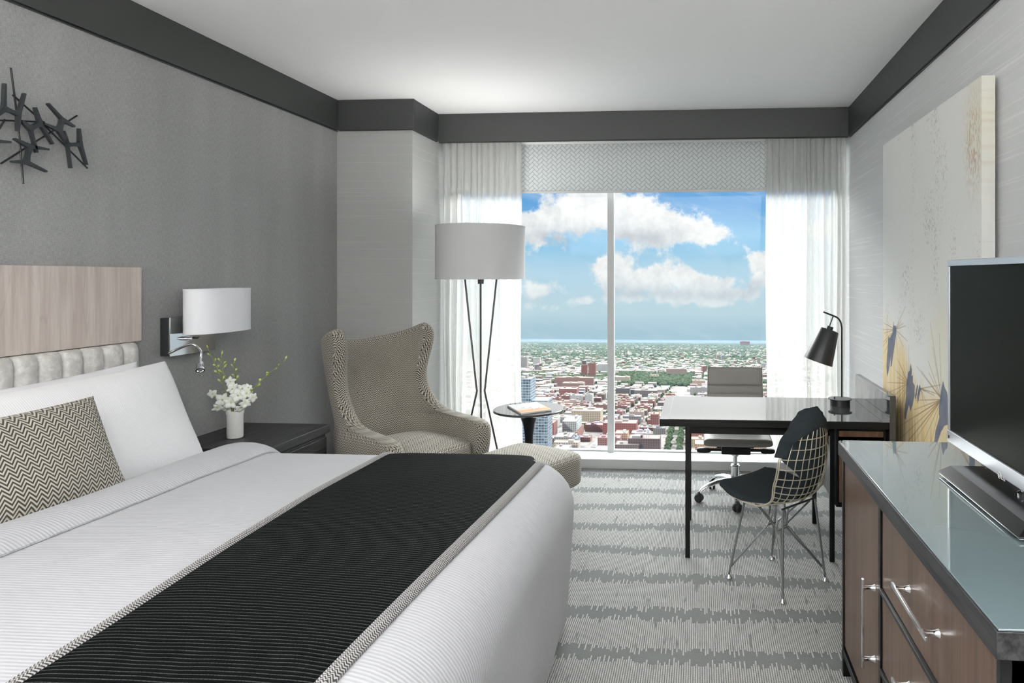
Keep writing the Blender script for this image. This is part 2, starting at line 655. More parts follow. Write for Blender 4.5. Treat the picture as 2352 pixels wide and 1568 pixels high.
M['duvet'] = m_ribbed('ribbed_white_cotton', 1, 0.0115, (0.40, 0.405, 0.425), 0.0010, soft=0.05)
M['pillowrib'] = m_ribbed('pillow_rib', 0, 0.008, (0.76, 0.76, 0.775), 0.0004, True, soft=0.03)
M['linen'] = plain('white_linen', (0.70, 0.70, 0.73), 0.8, var=0.02)


def m_throw():
    m_, t = material('black_knit')
    u, v_, _ = t.xyz(t.uv())[:3]      # u along the bed's length, v across it
    wob = t.m('MULTIPLY', t.noise(t.vec(t.m('MULTIPLY', u, 7), t.m('MULTIPLY', v_, 7)), 1, 1), 0.01)
    ph = t.m('FRACT', t.m('DIVIDE', t.m('ADD', v_, wob), 0.0125))
    line = t.m('SUBTRACT', 1.0, t.smooth(t.m('ABSOLUTE', t.m('SUBTRACT', ph, 0.5)), 0.05, 0.16))
    dash = t.smooth(t.noise(t.vec(t.m('MULTIPLY', u, 260), t.m('FLOOR', t.m('DIVIDE', v_, 0.0125))), 1, 1), 0.38, 0.6)
    f = t.m('MULTIPLY', line, t.m('ADD', 0.25, t.m('MULTIPLY', dash, 0.55)))
    rib = t.m('ABSOLUTE', t.m('SUBTRACT', ph, 0.5))
    c = t.mix(f, (0.0025, 0.003, 0.003), (0.075, 0.08, 0.08))
    finish(t, c, 0.85, bump=t.m('SUBTRACT', 0.5, rib), bdist=-0.003, spec=0.05)
    return m_


M['throw'] = m_throw()
M['throwtrim'] = m_herring('throw_border_weave', 0.0052, 0.0080, (0.01, 0.01, 0.01), (0.40, 0.40, 0.40))


def m_channel():
    m_, t = material('mottled_grey_leather')
    n1 = t.noise(t.obj(), 26, 5, 0.7)
    c = t.mix(t.smooth(n1, 0.40, 0.66), (0.42, 0.41, 0.385), (0.60, 0.59, 0.57))
    finish(t, c, 0.38, bump=n1, bdist=0.0006, spec=0.5, Sheen_Weight=0.15)
    return m_


M['channel'] = m_channel()


def m_blackfelt():
    m_, t = material('dark_felt')
    n1 = t.noise(t.obj(), 350, 2)
    finish(t, t.mix(n1, (0.008, 0.011, 0.013), (0.035, 0.045, 0.05)), 0.9, bump=n1, bdist=0.001, spec=0.15)
    return m_


M['felt'] = m_blackfelt()


def m_thinglass():
    m_, t = material('window_glass')
    fr = t.n('ShaderNodeFresnel', {'IOR': 1.35})
    tr = t.n('ShaderNodeBsdfTransparent', {'Color': (0.97, 0.985, 0.985)})
    gl = t.n('ShaderNodeBsdfGlossy', {'Color': (1, 1, 1), 'Roughness': 0.0})
    mx = t.n('ShaderNodeMixShader', {0: t.m('MULTIPLY', fr.outputs[0], 0.5), 1: tr.outputs[0], 2: gl.outputs[0]})
    t.n('ShaderNodeOutputMaterial', {'Surface': mx.outputs[0]})
    return m_


M['glass'] = m_thinglass()


def m_sheer():
    m_, t = material('sheer_voile')
    x, y, z = t.xyz(t.obj())[:3]
    th = t.noise(t.vec(t.m('MULTIPLY', x, 160), t.m('MULTIPLY', z, 30)), 1, 2)
    tr = t.n('ShaderNodeBsdfTransparent', {'Color': (1, 1, 1)})
    df = t.n('ShaderNodeBsdfDiffuse', {'Color': (0.80, 0.80, 0.78)})
    tl = t.n('ShaderNodeBsdfTranslucent', {'Color': (0.66, 0.66, 0.64)})
    a = t.n('ShaderNodeMixShader', {0: 0.55, 1: df.outputs[0], 2: tl.outputs[0]})
    lw = t.n('ShaderNodeLayerWeight', {'Blend': 0.5})
    op = t.m('ADD', t.m('ADD', 0.62, t.m('MULTIPLY', lw.outputs['Facing'], 0.45)), t.m('MULTIPLY', th, 0.15), clamp=True)
    mx = t.n('ShaderNodeMixShader', {0: op, 1: tr.outputs[0], 2: a.outputs[0]})
    t.n('ShaderNodeOutputMaterial', {'Surface': mx.outputs[0]})
    return m_


M['sheer'] = m_sheer()


def total_of(t, lst):
    o = lst[0]
    for e in lst[1:]:
        o = t.m('ADD', o, e)
    return o


def m_blind():
    m_, t = material('patterned_blind')
    x, y, z = t.xyz(t.obj())[:3]
    # two-to-one blocks laid in a herringbone turned by 45 degrees
    w = 0.0265 * math.sqrt(2)
    a = t.m('DIVIDE', t.m('ADD', x, z), w)
    b = t.m('DIVIDE', t.m('SUBTRACT', z, x), w)
    fa, fb = t.m('FRACT', a), t.m('FRACT', b)
    k = t.m('MODULO', t.m('ADD', t.m('SUBTRACT', t.m('FLOOR', a), t.m('FLOOR', b)), 4000.0), 4.0)
    th = 0.09
    left, right = t.m('LESS_THAN', fa, th), t.m('GREATER_THAN', fa, 1 - th)
    bot, top = t.m('LESS_THAN', fb, th), t.m('GREATER_THAN', fb, 1 - th)

    def is_k(v):
        return t.m('COMPARE', k, float(v), 0.25)
    f = total_of(t, [t.m('MULTIPLY', is_k(0), t.m('MAXIMUM', left, t.m('MAXIMUM', top, bot))),
                     t.m('MULTIPLY', is_k(1), t.m('MAXIMUM', right, t.m('MAXIMUM', top, bot))),
                     t.m('MULTIPLY', is_k(2), t.m('MAXIMUM', top, t.m('MAXIMUM', left, right))),
                     t.m('MULTIPLY', is_k(3), t.m('MAXIMUM', bot, t.m('MAXIMUM', left, right)))])
    c = t.mix(f, (0.68, 0.71, 0.71), (0.40, 0.44, 0.455))
    df = t.n('ShaderNodeBsdfDiffuse', {'Color': c})
    tl = t.n('ShaderNodeBsdfTranslucent', {'Color': c})
    mx = t.n('ShaderNodeMixShader', {0: 0.10, 1: df.outputs[0], 2: tl.outputs[0]})
    t.n('ShaderNodeOutputMaterial', {'Surface': mx.outputs[0]})
    return m_


M['blind'] = m_blind()


def m_topglass(name, col, rough=0.03, coat=0.0):
    m_, t = material(name)
    nz = t.noise(t.obj(), 3, 1)
    finish(t, t.mix(nz, tuple(c * 0.97 for c in col), col), rough, spec=0.8, Coat_Weight=coat, Coat_Roughness=0.02)
    return m_


M['bluglass'] = m_topglass('back_painted_glass', (0.15, 0.20, 0.215), coat=1.0)
M['deskglass'] = m_topglass('dark_desk_glass', (0.05, 0.052, 0.054), 0.05)
M['tabglass'] = m_topglass('smoked_tabletop', (0.035, 0.037, 0.042), 0.03)


def m_vertcol(name, rough=0.7):
    m_, t = material(name)
    a = t.n('ShaderNodeAttribute', attribute_name='Col')
    nz = t.noise(t.obj(), 420, 2)
    finish(t, a.outputs['Color'], rough, bump=nz, bdist=0.0006, spec=0.25)
    return m_


M['canvas'] = m_vertcol('painted_canvas')


CITY = 0.64      # darkens all city colours against the strong added sky light


def m_building():
    m_, t = material('city_wall')
    a = t.n('ShaderNodeAttribute', attribute_name='Col').outputs['Color']
    u, v_, _ = t.xyz(t.uv())[:3]
    fu = t.m('ABSOLUTE', t.m('SUBTRACT', t.m('FRACT', t.m('DIVIDE', u, 4.2)), 0.5))
    fv = t.m('ABSOLUTE', t.m('SUBTRACT', t.m('FRACT', t.m('DIVIDE', v_, 4.0)), 0.52))
    w = t.m('MULTIPLY', t.m('LESS_THAN', fu, 0.24), t.m('LESS_THAN', fv, 0.27))
    glass = t.mix(0.72, a, (0.05, 0.06, 0.075))
    nz = t.noise(t.uv(), 0.12, 3)
    c = t.mix(w, t.mix(t.m('MULTIPLY', nz, 0.3), a, (0.3, 0.27, 0.25)), glass)
    finish(t, t.mix(1.0, c, (CITY, CITY, CITY), 'MULTIPLY'), 0.8, spec=0.2)
    return m_


def m_glassbuilding():
    m_, t = material('city_curtain_wall')
    a = t.n('ShaderNodeAttribute', attribute_name='Col').outputs['Color']
    u, v_, _ = t.xyz(t.uv())[:3]
    fv = t.m('FRACT', t.m('DIVIDE', v_, 3.4))
    fu = t.m('FRACT', t.m('DIVIDE', u, 3.6))
    wn = t.n('ShaderNodeTexWhiteNoise', noise_dimensions='2D')
    t.put(wn.inputs['Vector'], t.vec(t.m('FLOOR', t.m('DIVIDE', u, 3.6)), t.m('FLOOR', t.m('DIVIDE', v_, 3.4))))
    lin = t.m('MAXIMUM', t.m('LESS_THAN', fv, 0.24), t.m('LESS_THAN', fu, 0.10))
    gl = t.mix(wn.outputs['Value'], (0.05, 0.10, 0.15), (0.25, 0.36, 0.44))
    finish(t, t.mix(1.0, t.mix(lin, gl, a), (CITY, CITY, CITY), 'MULTIPLY'), 0.3, spec=0.4)
    return m_


def m_roof():
    m_, t = material('city_roof')
    a = t.n('ShaderNodeAttribute', attribute_name='Col').outputs['Color']
    nz = t.noise(t.pos(), 0.09, 4, 0.7)
    finish(t, t.mix(1.0, t.mix(t.m('MULTIPLY', nz, 0.6), a, (0.42, 0.38, 0.35)), (CITY, CITY, CITY), 'MULTIPLY'), 0.9, spec=0.1)
    return m_


def m_tree():
    m_, t = material('city_foliage')
    nz = t.noise(t.pos(), 0.15, 4, 0.7)
    finish(t, t.mix(nz, (0.018, 0.034, 0.016), (0.080, 0.120, 0.050)), 0.9, spec=0.1)
    return m_


def m_cityground():
    m_, t = material('city_ground')
    x, y, z = t.xyz(t.pos())[:3]
    # street grid in the city's own directions
    a = 0.02
    gx = t.m('ADD', t.m('MULTIPLY', x, math.cos(a)), t.m('MULTIPLY', y, -math.sin(a)))
    gy = t.m('ADD', t.m('MULTIPLY', x, math.sin(a)), t.m('MULTIPLY', y, math.cos(a)))
    fx = t.m('ABSOLUTE', t.m('SUBTRACT', t.m('FRACT', t.m('DIVIDE', gx, 110.0)), 0.5))
    fy = t.m('ABSOLUTE', t.m('SUBTRACT', t.m('FRACT', t.m('DIVIDE', gy, 170.0)), 0.5))
    st = t.m('MAXIMUM', t.smooth(fx, 0.42, 0.43), t.smooth(fy, 0.45, 0.455))
    n1 = t.noise(t.pos(), 0.012, 5, 0.65)
    n2 = t.noise(t.pos(), 0.0018, 4, 0.6)
    n3 = t.noise(t.pos(), 0.05, 3, 0.7)
    lots = t.mix(t.smooth(n3, 0.35, 0.65), (0.50, 0.43, 0.38), (0.30, 0.27, 0.25))
    green = t.mix(n3, (0.025, 0.045, 0.025), (0.11, 0.13, 0.075))
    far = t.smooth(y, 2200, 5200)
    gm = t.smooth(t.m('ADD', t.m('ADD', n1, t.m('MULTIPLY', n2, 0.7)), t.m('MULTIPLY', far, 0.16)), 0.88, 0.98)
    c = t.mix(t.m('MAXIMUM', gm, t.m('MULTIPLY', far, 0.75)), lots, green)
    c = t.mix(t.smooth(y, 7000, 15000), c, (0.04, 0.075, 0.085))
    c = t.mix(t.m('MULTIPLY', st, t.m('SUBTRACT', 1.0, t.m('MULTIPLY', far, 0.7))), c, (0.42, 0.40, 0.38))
    finish(t, t.mix(1.0, c, (CITY, CITY, CITY), 'MULTIPLY'), 0.95, spec=0.05)
    return m_


M['bwall'] = m_building()
M['bglass'] = m_glassbuilding()
M['broof'] = m_roof()
M['tree'] = m_tree()
M['cityground'] = m_cityground()

# ------------------------------------------------------------------ the room
XL, XR, YB, ZC = -2.62, 1.13, 5.50, 2.76
YF = -1.6
struct('floor', MB().box2((XL - .1, YF - .1, -.12), (XR + .1, YB, 0)), M['carpet'], None, 'grey carpet with pale broken stripes running across the room', 'floor')
struct('ceiling', MB().box2((XL - .1, YF - .1, ZC), (XR + .1, YB + .1, ZC + .12)), M['ceiling'], None, 'plain white flat ceiling', 'ceiling')
struct('wall_left', MB().box2((XL - .1, YF - .1, 0), (XL, YB + .1, ZC)), M['wallfabric'], None, 'mid grey woven fabric wall behind the bed', 'wall')
struct('wall_right', MB().box2((XR, YF - .1, 0), (XR + .1, YB + .1, ZC)), M['wallpaper'], None, 'pale grey wall with white horizontal streaks', 'wall')
struct('wall_front', MB().box2((XL, YF - .1, 0), (XR, YF, ZC)), M['white'], None, 'white wall facing the window', 'wall')
struct('wall_column', MB().box2((XL, 4.68, 0), (-2.06, YB, ZC)), M['columnpaper'], None, 'boxed corner column in pale textured wallpaper beside the window', 'column')
wb = MB()
wb.box2((-2.06, 5.40, 2.62), (XR, YB, ZC))
struct('wall_back', wb, M['white'], None, 'strip of white wall above the window', 'wall')


def cornice(n, lo, hi, lip_lo, lip_hi, lab):
    b = MB().box2(lo, hi)
    b.box2(lip_lo, lip_hi)
    struct('trim_%d' % n, b, M['cornice'], None, lab, 'cornice', bevel=0.002)


CB = 2.545
cornice(1, (XL, YF, CB), (-2.60, 4.66, ZC), (XL, YF, CB - .008), (-2.610, 4.68, CB - .003), 'dark grey cornice band along the top of the grey bed wall')
cornice(2, (-2.60, 4.655, CB), (-2.04, 4.68, ZC), (-2.60, 4.67, CB - .005), (-2.05, 4.68, CB), 'dark grey cornice band across the front of the corner column')
cornice(3, (-2.06, 4.68, CB), (-2.04, 5.11, ZC), (-2.06, 4.68, CB - .005), (-2.05, 5.11, CB), 'dark grey cornice band on the window side of the corner column')
cornice(4, (-2.04, 5.11, 2.54), (1.11, 5.14, ZC), (-2.04, 5.12, 2.535), (1.11, 5.14, 2.54), 'dark grey valance band above the window and curtains')
cornice(5, (1.11, YF, CB), (XR, 5.14, ZC), (1.12, YF, CB - .008), (XR, 5.14, CB - .003), 'dark grey cornice band along the top of the streaked wall')

bb = MB().box2((XR - .012, YF, 0), (XR, 5.16, 0.10))
struct('baseboard_right', bb, M['white'], None, 'white baseboard at the foot of the streaked wall', 'baseboard', bevel=.003)

# window: ledge, panel under it, frame, mullion and the two panes
sill = MB()
sill.box2((-2.06, 5.16, 0), (XR, 5.42, .066))
struct('trim_6', sill, M['whiteframe'], None, 'low grey panel under the window along the carpet', 'trim', bevel=.004)
win = MB()
win.box2((-2.06, 5.385, .066), (XR, 5.44, .086))
win.box2((-2.06, 5.37, 2.58), (XR, 5.44, 2.62))
win.box2((-2.06, 5.37, .07), (-1.98, 5.44, 2.6))
win.box2((1.06, 5.37, .07), (XR, 5.44, 2.6))
w1 = struct('window_1', win, M['whiteframe'], None, 'floor to ceiling window looking out over the city', 'window', bevel=.003)
struct('mullion', MB().box2((-.745, 5.36, .068), (-.693, 5.44, 2.6)), M['whiteframe'], w1, bevel=.004)
struct('sill', MB().box2((-2.05, 5.155, .066), (XR, 5.385, .076)), M['ledge'], w1, bevel=.003)
struct('pane', MB().box2((-1.98, 5.40, .086), (-.745, 5.412, 2.58)), M['glass'], w1)
struct('pane', MB().box2((-.693, 5.40, .086), (1.06, 5.412, 2.58)), M['glass'], w1)

# made-up fittings for the added fill lights, all out of view
for i, (lx, ly, lz, sz_, pw) in enumerate(FILL_LAMPS):
    f = MB()
    h = sz_ / 2 + .03
    for a, b, c, d in ((-h, h, -h, -h + .03), (-h, h, h - .03, h), (-h, -h + .03, -h, h), (h - .03, h, -h, h)):
        f.box2((lx + a, ly + c, ZC - .04), (lx + b, ly + d, ZC))
    o = f.build('ceiling_fill_frame', M['white'])
    tag(o, ('added unseen square fill light on the ceiling above the bed', 'added unseen square fill light on the ceiling above the cabinet')[i], 'ceiling light')
for i, (ux, uy) in enumerate(FILL_UPS):
    u_ = thing('fill_uplight', ('added unseen fill light on a white stand behind the camera by the grey wall', 'added unseen fill light on a white stand behind the camera by the streaked wall')[i], 'fill_uplight', (ux, uy, 0))
    f = MB().lathe([(.0, 0), (.15, 0), (.15, .015), (.02, .03), (.014, .05), (.014, 1.72)], 28, (ux, uy, 0))
    f.build('stand', M['whiteframe'], u_, smooth=40)
    f = MB().lathe([(.02, 1.70), (.10, 1.74), (.20, 1.82), (.205, 1.82), (.10, 1.73), (.0, 1.69)], 36, (ux, uy, 0), capb=False, capt=False)
    f.build('bowl', M['white'], u_, smooth=40)

# roller blind
bl = thing('roller_blind', 'grey zigzag patterned roller blind pulled partly down over the window', 'blind', (-.46, 5.29, 2.16))
f = MB().box2((-1.99, 5.289, 2.17), (1.06, 5.291, 2.55))
f.build('blind_fabric', M['blind'], bl)
f = MB().box2((-1.99, 5.284, 2.155), (1.06, 5.296, 2.175))
f.build('bottom_bar', M['whiteframe'], bl, bevel=.003)
f = MB().tube([(-1.99, 5.29, 2.575), (1.06, 5.29, 2.575)], .028, 16)
f.build('roller', M['white'], bl, smooth=40)


def curtain(x0, x1, y, n, seed, lab):
    r = random.Random(seed)
    NX = n * 14
    # irregular pleat phase
    knots = [0]
    for k in range(n):
        knots.append(knots[-1] + r.uniform(.65, 1.4))
    T = knots[-1]
    amps = [r.uniform(.010, .026) for _ in range(n + 1)]
    P, UV = [], []
    zs = [0.085, .3, .7, 1.1, 1.6, 2.1, 2.45, 2.56]
    for z in zs:
        row = []
        for i in range(NX + 1):
            u = i / NX
            s_ = u * T
            k = max(j for j in range(n + 1) if knots[j] <= s_ + 1e-9)
            k = min(k, n - 1)
            f_ = (s_ - knots[k]) / (knots[k + 1] - knots[k])
            wv = math.sin(2 * PI * f_) * amps[k]
            spread = 1 - .35 * sstep(z, 1.8, 2.56)
            sw = .012 * math.sin(3 * z + k * 1.3) * (1 - z / 2.6)
            row.append((lerp(x0, x1, u) + .35 * math.cos(2 * PI * f_) * amps[k] * spread + sw, y + wv * spread, z))
        P.append(row)
    o = MB().grid(P).build('sheer_curtain', M['sheer'], smooth=180)
    return tag(o, lab, 'curtain')


curtain(-2.045, -1.41, 5.20, 12, 3, 'white sheer pleated curtain behind the floor lamp', )
curtain(.50, 1.11, 5.20, 13, 5, 'white sheer pleated curtain behind the black desk lamp')

# ------------------------------------------------------------------ the city far below the window
HC = 200.0                    # the room's height above the street
TILT = (775 - PPY) / FOC      # the plain falls gently away from the tower


def gz(y):
    return EYE - HC - TILT * y


def ground(u, v):
    d = ray(u, v)
    k = -HC / (d.z + TILT * d.y)
    return V((0, 0, EYE)) + d * k


g = MB()
ys = [300, 800, 1500, 3000, 6000, 12000, 30000]
P = [[(x * y, y, gz(y)) for x in (-1.2, -.4, 0, .4, 1.2)] for y in ys]
g.grid(P)
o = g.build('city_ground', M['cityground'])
tag(o, 'flat city ground of streets, lots and lawns stretching to the horizon', 'ground', kind='structure')

rc = random.Random(11)
CA = 0.02
taken = []                    # footprints already built on


def free(x, y, r):
    for a, b, c in taken:
        if abs(a - x) < c + r and abs(b - y) < c + r:
            return False
    return True


def add_building(mb, x, y, w, d, h, col, roofcol, rot=0.0, bits=True, r=rc):
    z0 = gz(y + d) - 6
    zt = gz(y) + h
    R = Matrix.Rotation(rot, 3, 'Z')
    mb.box((x, y + d / 2, (z0 + zt) / 2), (w, d, zt - z0), R, 0, col, 1)
    # colour the roof face
    mb.col[-1] = roofcol
    if bits:
        pt = .9
        for a, b, c, e in ((-w / 2, w / 2, -d / 2, -d / 2 + .7), (-w / 2, w / 2, d / 2 - .7, d / 2), (-w / 2, -w / 2 + .7, -d / 2, d / 2), (w / 2 - .7, w / 2, -d / 2, d / 2)):
            cc = R @ V(((a + b) / 2, (c + e) / 2, 0))
            mb.box((x + cc.x, y + d / 2 + cc.y, zt + pt / 2), (b - a, e - c, pt), R, 1, tuple(k * .95 for k in col))
        for _ in range(r.choice((1, 2, 2, 3))):
            bw, bd, bh = r.uniform(.1, .3) * w, r.uniform(.12, .35) * d, r.uniform(2, 4.5)
            cc = R @ V((r.uniform(-.32, .32) * w, r.uniform(-.3, .3) * d, 0))
            k = r.uniform(.8, 1.1)
            mb.box((x + cc.x, y + d / 2 + cc.y, zt + bh / 2), (bw, bd, bh), R, 1, tuple(min(1, q_ * k) for q_ in r.choice((col, roofcol, (.6, .58, .55)))))
    return zt


RED = (.40, .17, .13)
BRN = (.23, .14, .12)
CRM = (.72, .60, .48)
TAN = (.55, .42, .33)
WHT = (.80, .78, .74)
GRY = (.42, .41, .41)
ROOF = (.56, .52, .48)
ROOFD = (.30, .29, .29)
ROOFW = (.80, .78, .75)


def landmark(label, u0, u1, vb, vt, d, col, roof=ROOF, glass=False, extra=None, name='building', rot=0.0, cat='building'):
    a, b = ground(u0, vb), ground(u1, vb)
    y = (a.y + b.y) / 2
    w = b.x - a.x
    x = (a.x + b.x) / 2
    h = (vb - vt) * y / FOC
    mb = MB()
    zt = add_building(mb, x, y, w, d, h, col, roof, rot)
    if extra:
        extra(mb, x, y, w, d, h, zt)
    o = mb.build(name, [M['bglass' if glass else 'bwall'], M['broof']])
    tag(o, label, cat)
    taken.append((x, y + d / 2, max(w, d) / 2))
    return o


def tier(mb, x, y, w, d, h, zt):        # lower, wider part of the glass tower on its right
    mb.box((x + w * .95, y + d / 2 + 3, (zt - 26 + gz(y) - 6) / 2), (w * 1.1, d, zt - 26 - gz(y) + 6), None, 0, (.62, .66, .68), 1)
    mb.box((x + w * .15, y - 1, zt - 30), (w * 1.5, 2, 1.6), None, 1, (.8, .82, .83))
    mb.box((x + w * .15, y - 1, zt - 44), (w * 1.5, 2, 1.6), None, 1, (.8, .82, .83))


def arena(mb, x, y, w, d, h, zt):
    n = 11
    for k in range(n + 1):
        mb.box((x - w / 2 + w * k / n, y - .6, zt - h / 2), (1.6, 1.4, h), None, 1, (.9, .88, .84))
    mb.box((x, y + d / 2, zt + 2.5), (w * .84, d * .84, 5), None, 1, (.82, .79, .74))


def steeple(mb, x, y, w, d, h, zt):
    mb.box((x + w * .35, y + 4, zt + 9), (6, 6, 18), None, 1, (.75, .68, .55))
    mb.lathe([(4.2, zt + 18), (2.2, zt + 30), (.3, zt + 46)], 6, (x + w * .35, y + 4, 0), mi=1)
    mb.box((x - w * .35, y + 4, zt + 5), (5, 5, 12), None, 1, (.75, .68, .55))


def balconies(mb, x, y, w, d, h, zt):
    nf = max(3, int(h / 4))
    for k in range(1, nf):
        mb.box((x - w * .22, y - .7, zt - k * h / nf), (w * .5, 1.5, .9), None, 1, (.82, .82, .80))
        mb.box((x + w / 2 + .6, y + d * .5, zt - k * h / nf), (1.3, d * .7, .9), None, 1, (.82, .82, .80))


def redbase(mb, x, y, w, d, h, zt):
    balconies(mb, x, y, w, d, h, zt)
    mb.box((x + w / 2 + 1.2, y + d * .45, gz(y) + 4), (6, d * 1.15, 16), None, 1, (.42, .17, .13))


def tank(mb, x, y, w, d, h, zt):
    mb.lathe([(3.2, zt + 6), (3.2, zt + 13), (.4, zt + 16)], 10, (x + w * .1, y + d * .4, 0), mi=1)
    for a in (-2, 2):
        mb.box((x + w * .1 + a, y + d * .4, zt + 3), (.6, .6, 6.5), None, 1, (.3, .3, .32))


landmark('blue glass apartment tower at the left edge of the window view', 1180, 1219, 1150, 867, 26, (.66, .70, .72), GRY, True, tier)
landmark('slim white tower block far off near the left curtain', 1224, 1241, 843, 821, 20, WHT, WHT)
landmark('grey slab tower far off beside the left curtain', 1192, 1211, 848, 820, 24, (.52, .49, .46), GRY)
landmark('left one of the twin red brick towers', 1335, 1349, 866, 838, 18, (.44, .16, .13), RED)
landmark('taller right one of the twin red brick towers', 1351, 1368, 868, 834, 20, (.48, .19, .15), RED)
landmark('white columned hall with flat roof behind the window mullion', 1368, 1412, 858, 838, 60, (.86, .83, .78), WHT, extra=arena)
landmark('long red brick apartment block in front of the twin towers', 1272, 1364, 887, 867, 26, (.45, .23, .18), TAN)
landmark('square red brick building with pale roof left of the mullion', 1283, 1325, 908, 893, 46, (.46, .17, .14), (.72, .62, .56))
landmark('wide tan brick block behind the square red building', 1290, 1341, 893, 880, 40, (.50, .30, .24), TAN)
landmark('white cube shaped building, left of a pair', 1309, 1336, 926, 908, 26, (.85, .83, .79), WHT)
landmark('white cube shaped building, right of a pair', 1343, 1361, 926, 906, 24, (.86, .84, .80), WHT)
landmark('cream office block with big dark windows beside the mullion', 1312, 1380, 972, 944, 42, (.74, .60, .44), (.66, .58, .50), extra=tank)
landmark('grey and white apartments with balconies above the ottoman', 1291, 1324, 1004, 968, 62, (.66, .70, .66), (.62, .58, .52), extra=redbase)
landmark('low grey warehouse in front of the balcony apartments', 1272, 1312, 1028, 1004, 40, (.42, .40, .39), (.50, .46, .43))
landmark('dark red brick mid-rise left of the balcony apartments', 1254, 1272, 1012, 972, 34, (.42, .16, .13), (.45, .3, .26))
landmark('long red brick warehouse just right of the mullion', 1384, 1462, 998, 972, 36, (.44, .13, .11), (.66, .52, .46))
landmark('dark brown brick building under the red warehouse', 1442, 1516, 1044, 1008, 34, (.21, .12, .115), (.42, .34, .31), extra=tank)
landmark('orange and cream brick building right of the mullion', 1412, 1441, 1018, 996, 30, (.70, .44, .28), (.66, .55, .46))
landmark('low brown brick block at the foot of the right pane', 1412, 1468, 1046, 1022, 32, (.26, .18, .16), (.46, .40, .36))
landmark('low white warehouse with long window band left of the mullion', 1351, 1394, 1040, 1031, 22, (.80, .82, .84), WHT)
landmark('dark grey office block right of the mullion', 1414, 1446, 908, 892, 40, (.17, .15, .15), (.36, .32, .30))
landmark('long dark building with cream roof right of the dark office', 1456, 1510, 911, 897, 44, (.26, .22, .21), (.68, .60, .48))
landmark('pale apartment slab with reddish stripes above the park', 1530, 1577, 864, 847, 24, (.62, .42, .37), (.80, .74, .66))
landmark('cream stone church with pointed steeple by the park', 1492, 1512, 872, 862, 30, (.76, .66, .48), TAN, extra=steeple, name='church', cat='church')
landmark('cream stepped block at the left end of the park', 1413, 1446, 880, 866, 34, (.74, .60, .46), CRM)
landmark('tall narrow red brick building above the desk edge', 1494, 1513, 982, 952, 34, (.40, .15, .13), (.5, .34, .3))
landmark('grey low office building under the desk edge', 1500, 1528, 996, 984, 30, (.33, .29, .28), ROOFD)
landmark('white glassy low-rise right of the boulevard by the office chair', 1585, 1624, 906, 890, 30, (.58, .56, .54), (.64, .6, .56))
landmark('peach brick block at the right of the boulevard', 1590, 1620, 888, 874, 30, (.78, .56, .44), CRM)
landmark('pink hospital block on the far right horizon', 1700, 1722, 794, 784, 80, (.55, .33, .30), TAN)
landmark('long orange brick building seen under the office chair', 1596, 1760, 1046, 1022, 34, (.72, .46, .28), (.62, .50, .42))
landmark('grey brick shed with blue side seen above the ottoman', 1312, 1326, 1030, 1008, 30, (.30, .38, .48), GRY)
landmark('red brick row behind the white cubes', 1362, 1394, 946, 930, 30, (.42, .2, .17), (.5, .4, .36))

# generic blocks: the nearest get their own objects, the rest one mass
KINDS = [
    ('small red brick city building with a flat roof', 'red brick city buildings', RED, (.58, .42, .36), .26),
    ('small cream city building with a flat roof', 'cream city buildings', CRM, (.76, .66, .56), .26),
    ('small white city building with a flat roof', 'white city buildings', WHT, ROOFW, .22),
    ('small dark brown city building with a flat roof', 'brown city buildings', BRN, (.42, .36, .33), .12),
    ('small grey city building with a flat roof', 'grey city buildings', GRY, ROOF, .14)]


def pick():
    f_ = rc.random()
    for k in KINDS:
        if f_ < k[4]:
            return k
        f_ -= k[4]
    return KINDS[0]


def in_boulevard(x, y):
    c = ground(1552, 1000).x + (y - ground(1552, 1000).y) * (-0.012)
    return abs(x - c) < 34


def in_park(x, y):
    return 2750 < y < 3650 and -.125 * y < x < -.005 * y


lots = []
for j in range(6, 24):
    for i in range(-17, 14):
        gx, gy = (i + .5) * 110 - 55, (j + .5) * 170 - 85
        # lots inside a block
        for sx_ in (-24, 24):
            for sy_ in (-62, -31, 0, 31, 62):
                if rc.random() < .07:
                    continue
                lx, ly = gx + sx_ + 55, gy + sy_ + 85
                x = lx * math.cos(CA) + ly * math.sin(CA)
                y = -lx * math.sin(CA) + ly * math.cos(CA)
                if not (-.46 * y < x < .36 * y) or y < 1020 or y > 3900:
                    continue
                if in_boulevard(x, y) or in_park(x, y):
                    continue
                lots.append((y, x))
lots.sort()
mass = MB()
nind = 0
treespots = []
for y, x in lots:
    w, d = rc.uniform(24, 44), rc.uniform(18, 29)
    if not free(x, y, max(w, d) * .5):
        continue
    if rc.random() < (.16 if y < 2300 else .30):
        treespots.append((x, y, w))
        continue
    k = pick()
    h = rc.choice((6, 8, 9, 10, 12, 14, 18)) * rc.uniform(.85, 1.15)
    vr = rc.uniform(.8, 1.15)
    col = tuple(min(.9, c * vr * rc.uniform(.93, 1.07)) for c in k[2])
    roof = tuple(min(.9, c * rc.uniform(.75, 1.2)) for c in k[3])
    if nind < 265 and -.29 * y - 5 < x < .105 * y + 5:
        mb = MB()
        add_building(mb, x, y - d / 2, w, d, h, col, roof, -CA)
        o = mb.build('building', [M['bwall'], M['broof']])
        tag(o, k[0] + ' out beyond the window', 'building', k[1])
        nind += 1
    else:
        add_building(mass, x, y - d / 2, w, d, h, col, roof, -CA, False)
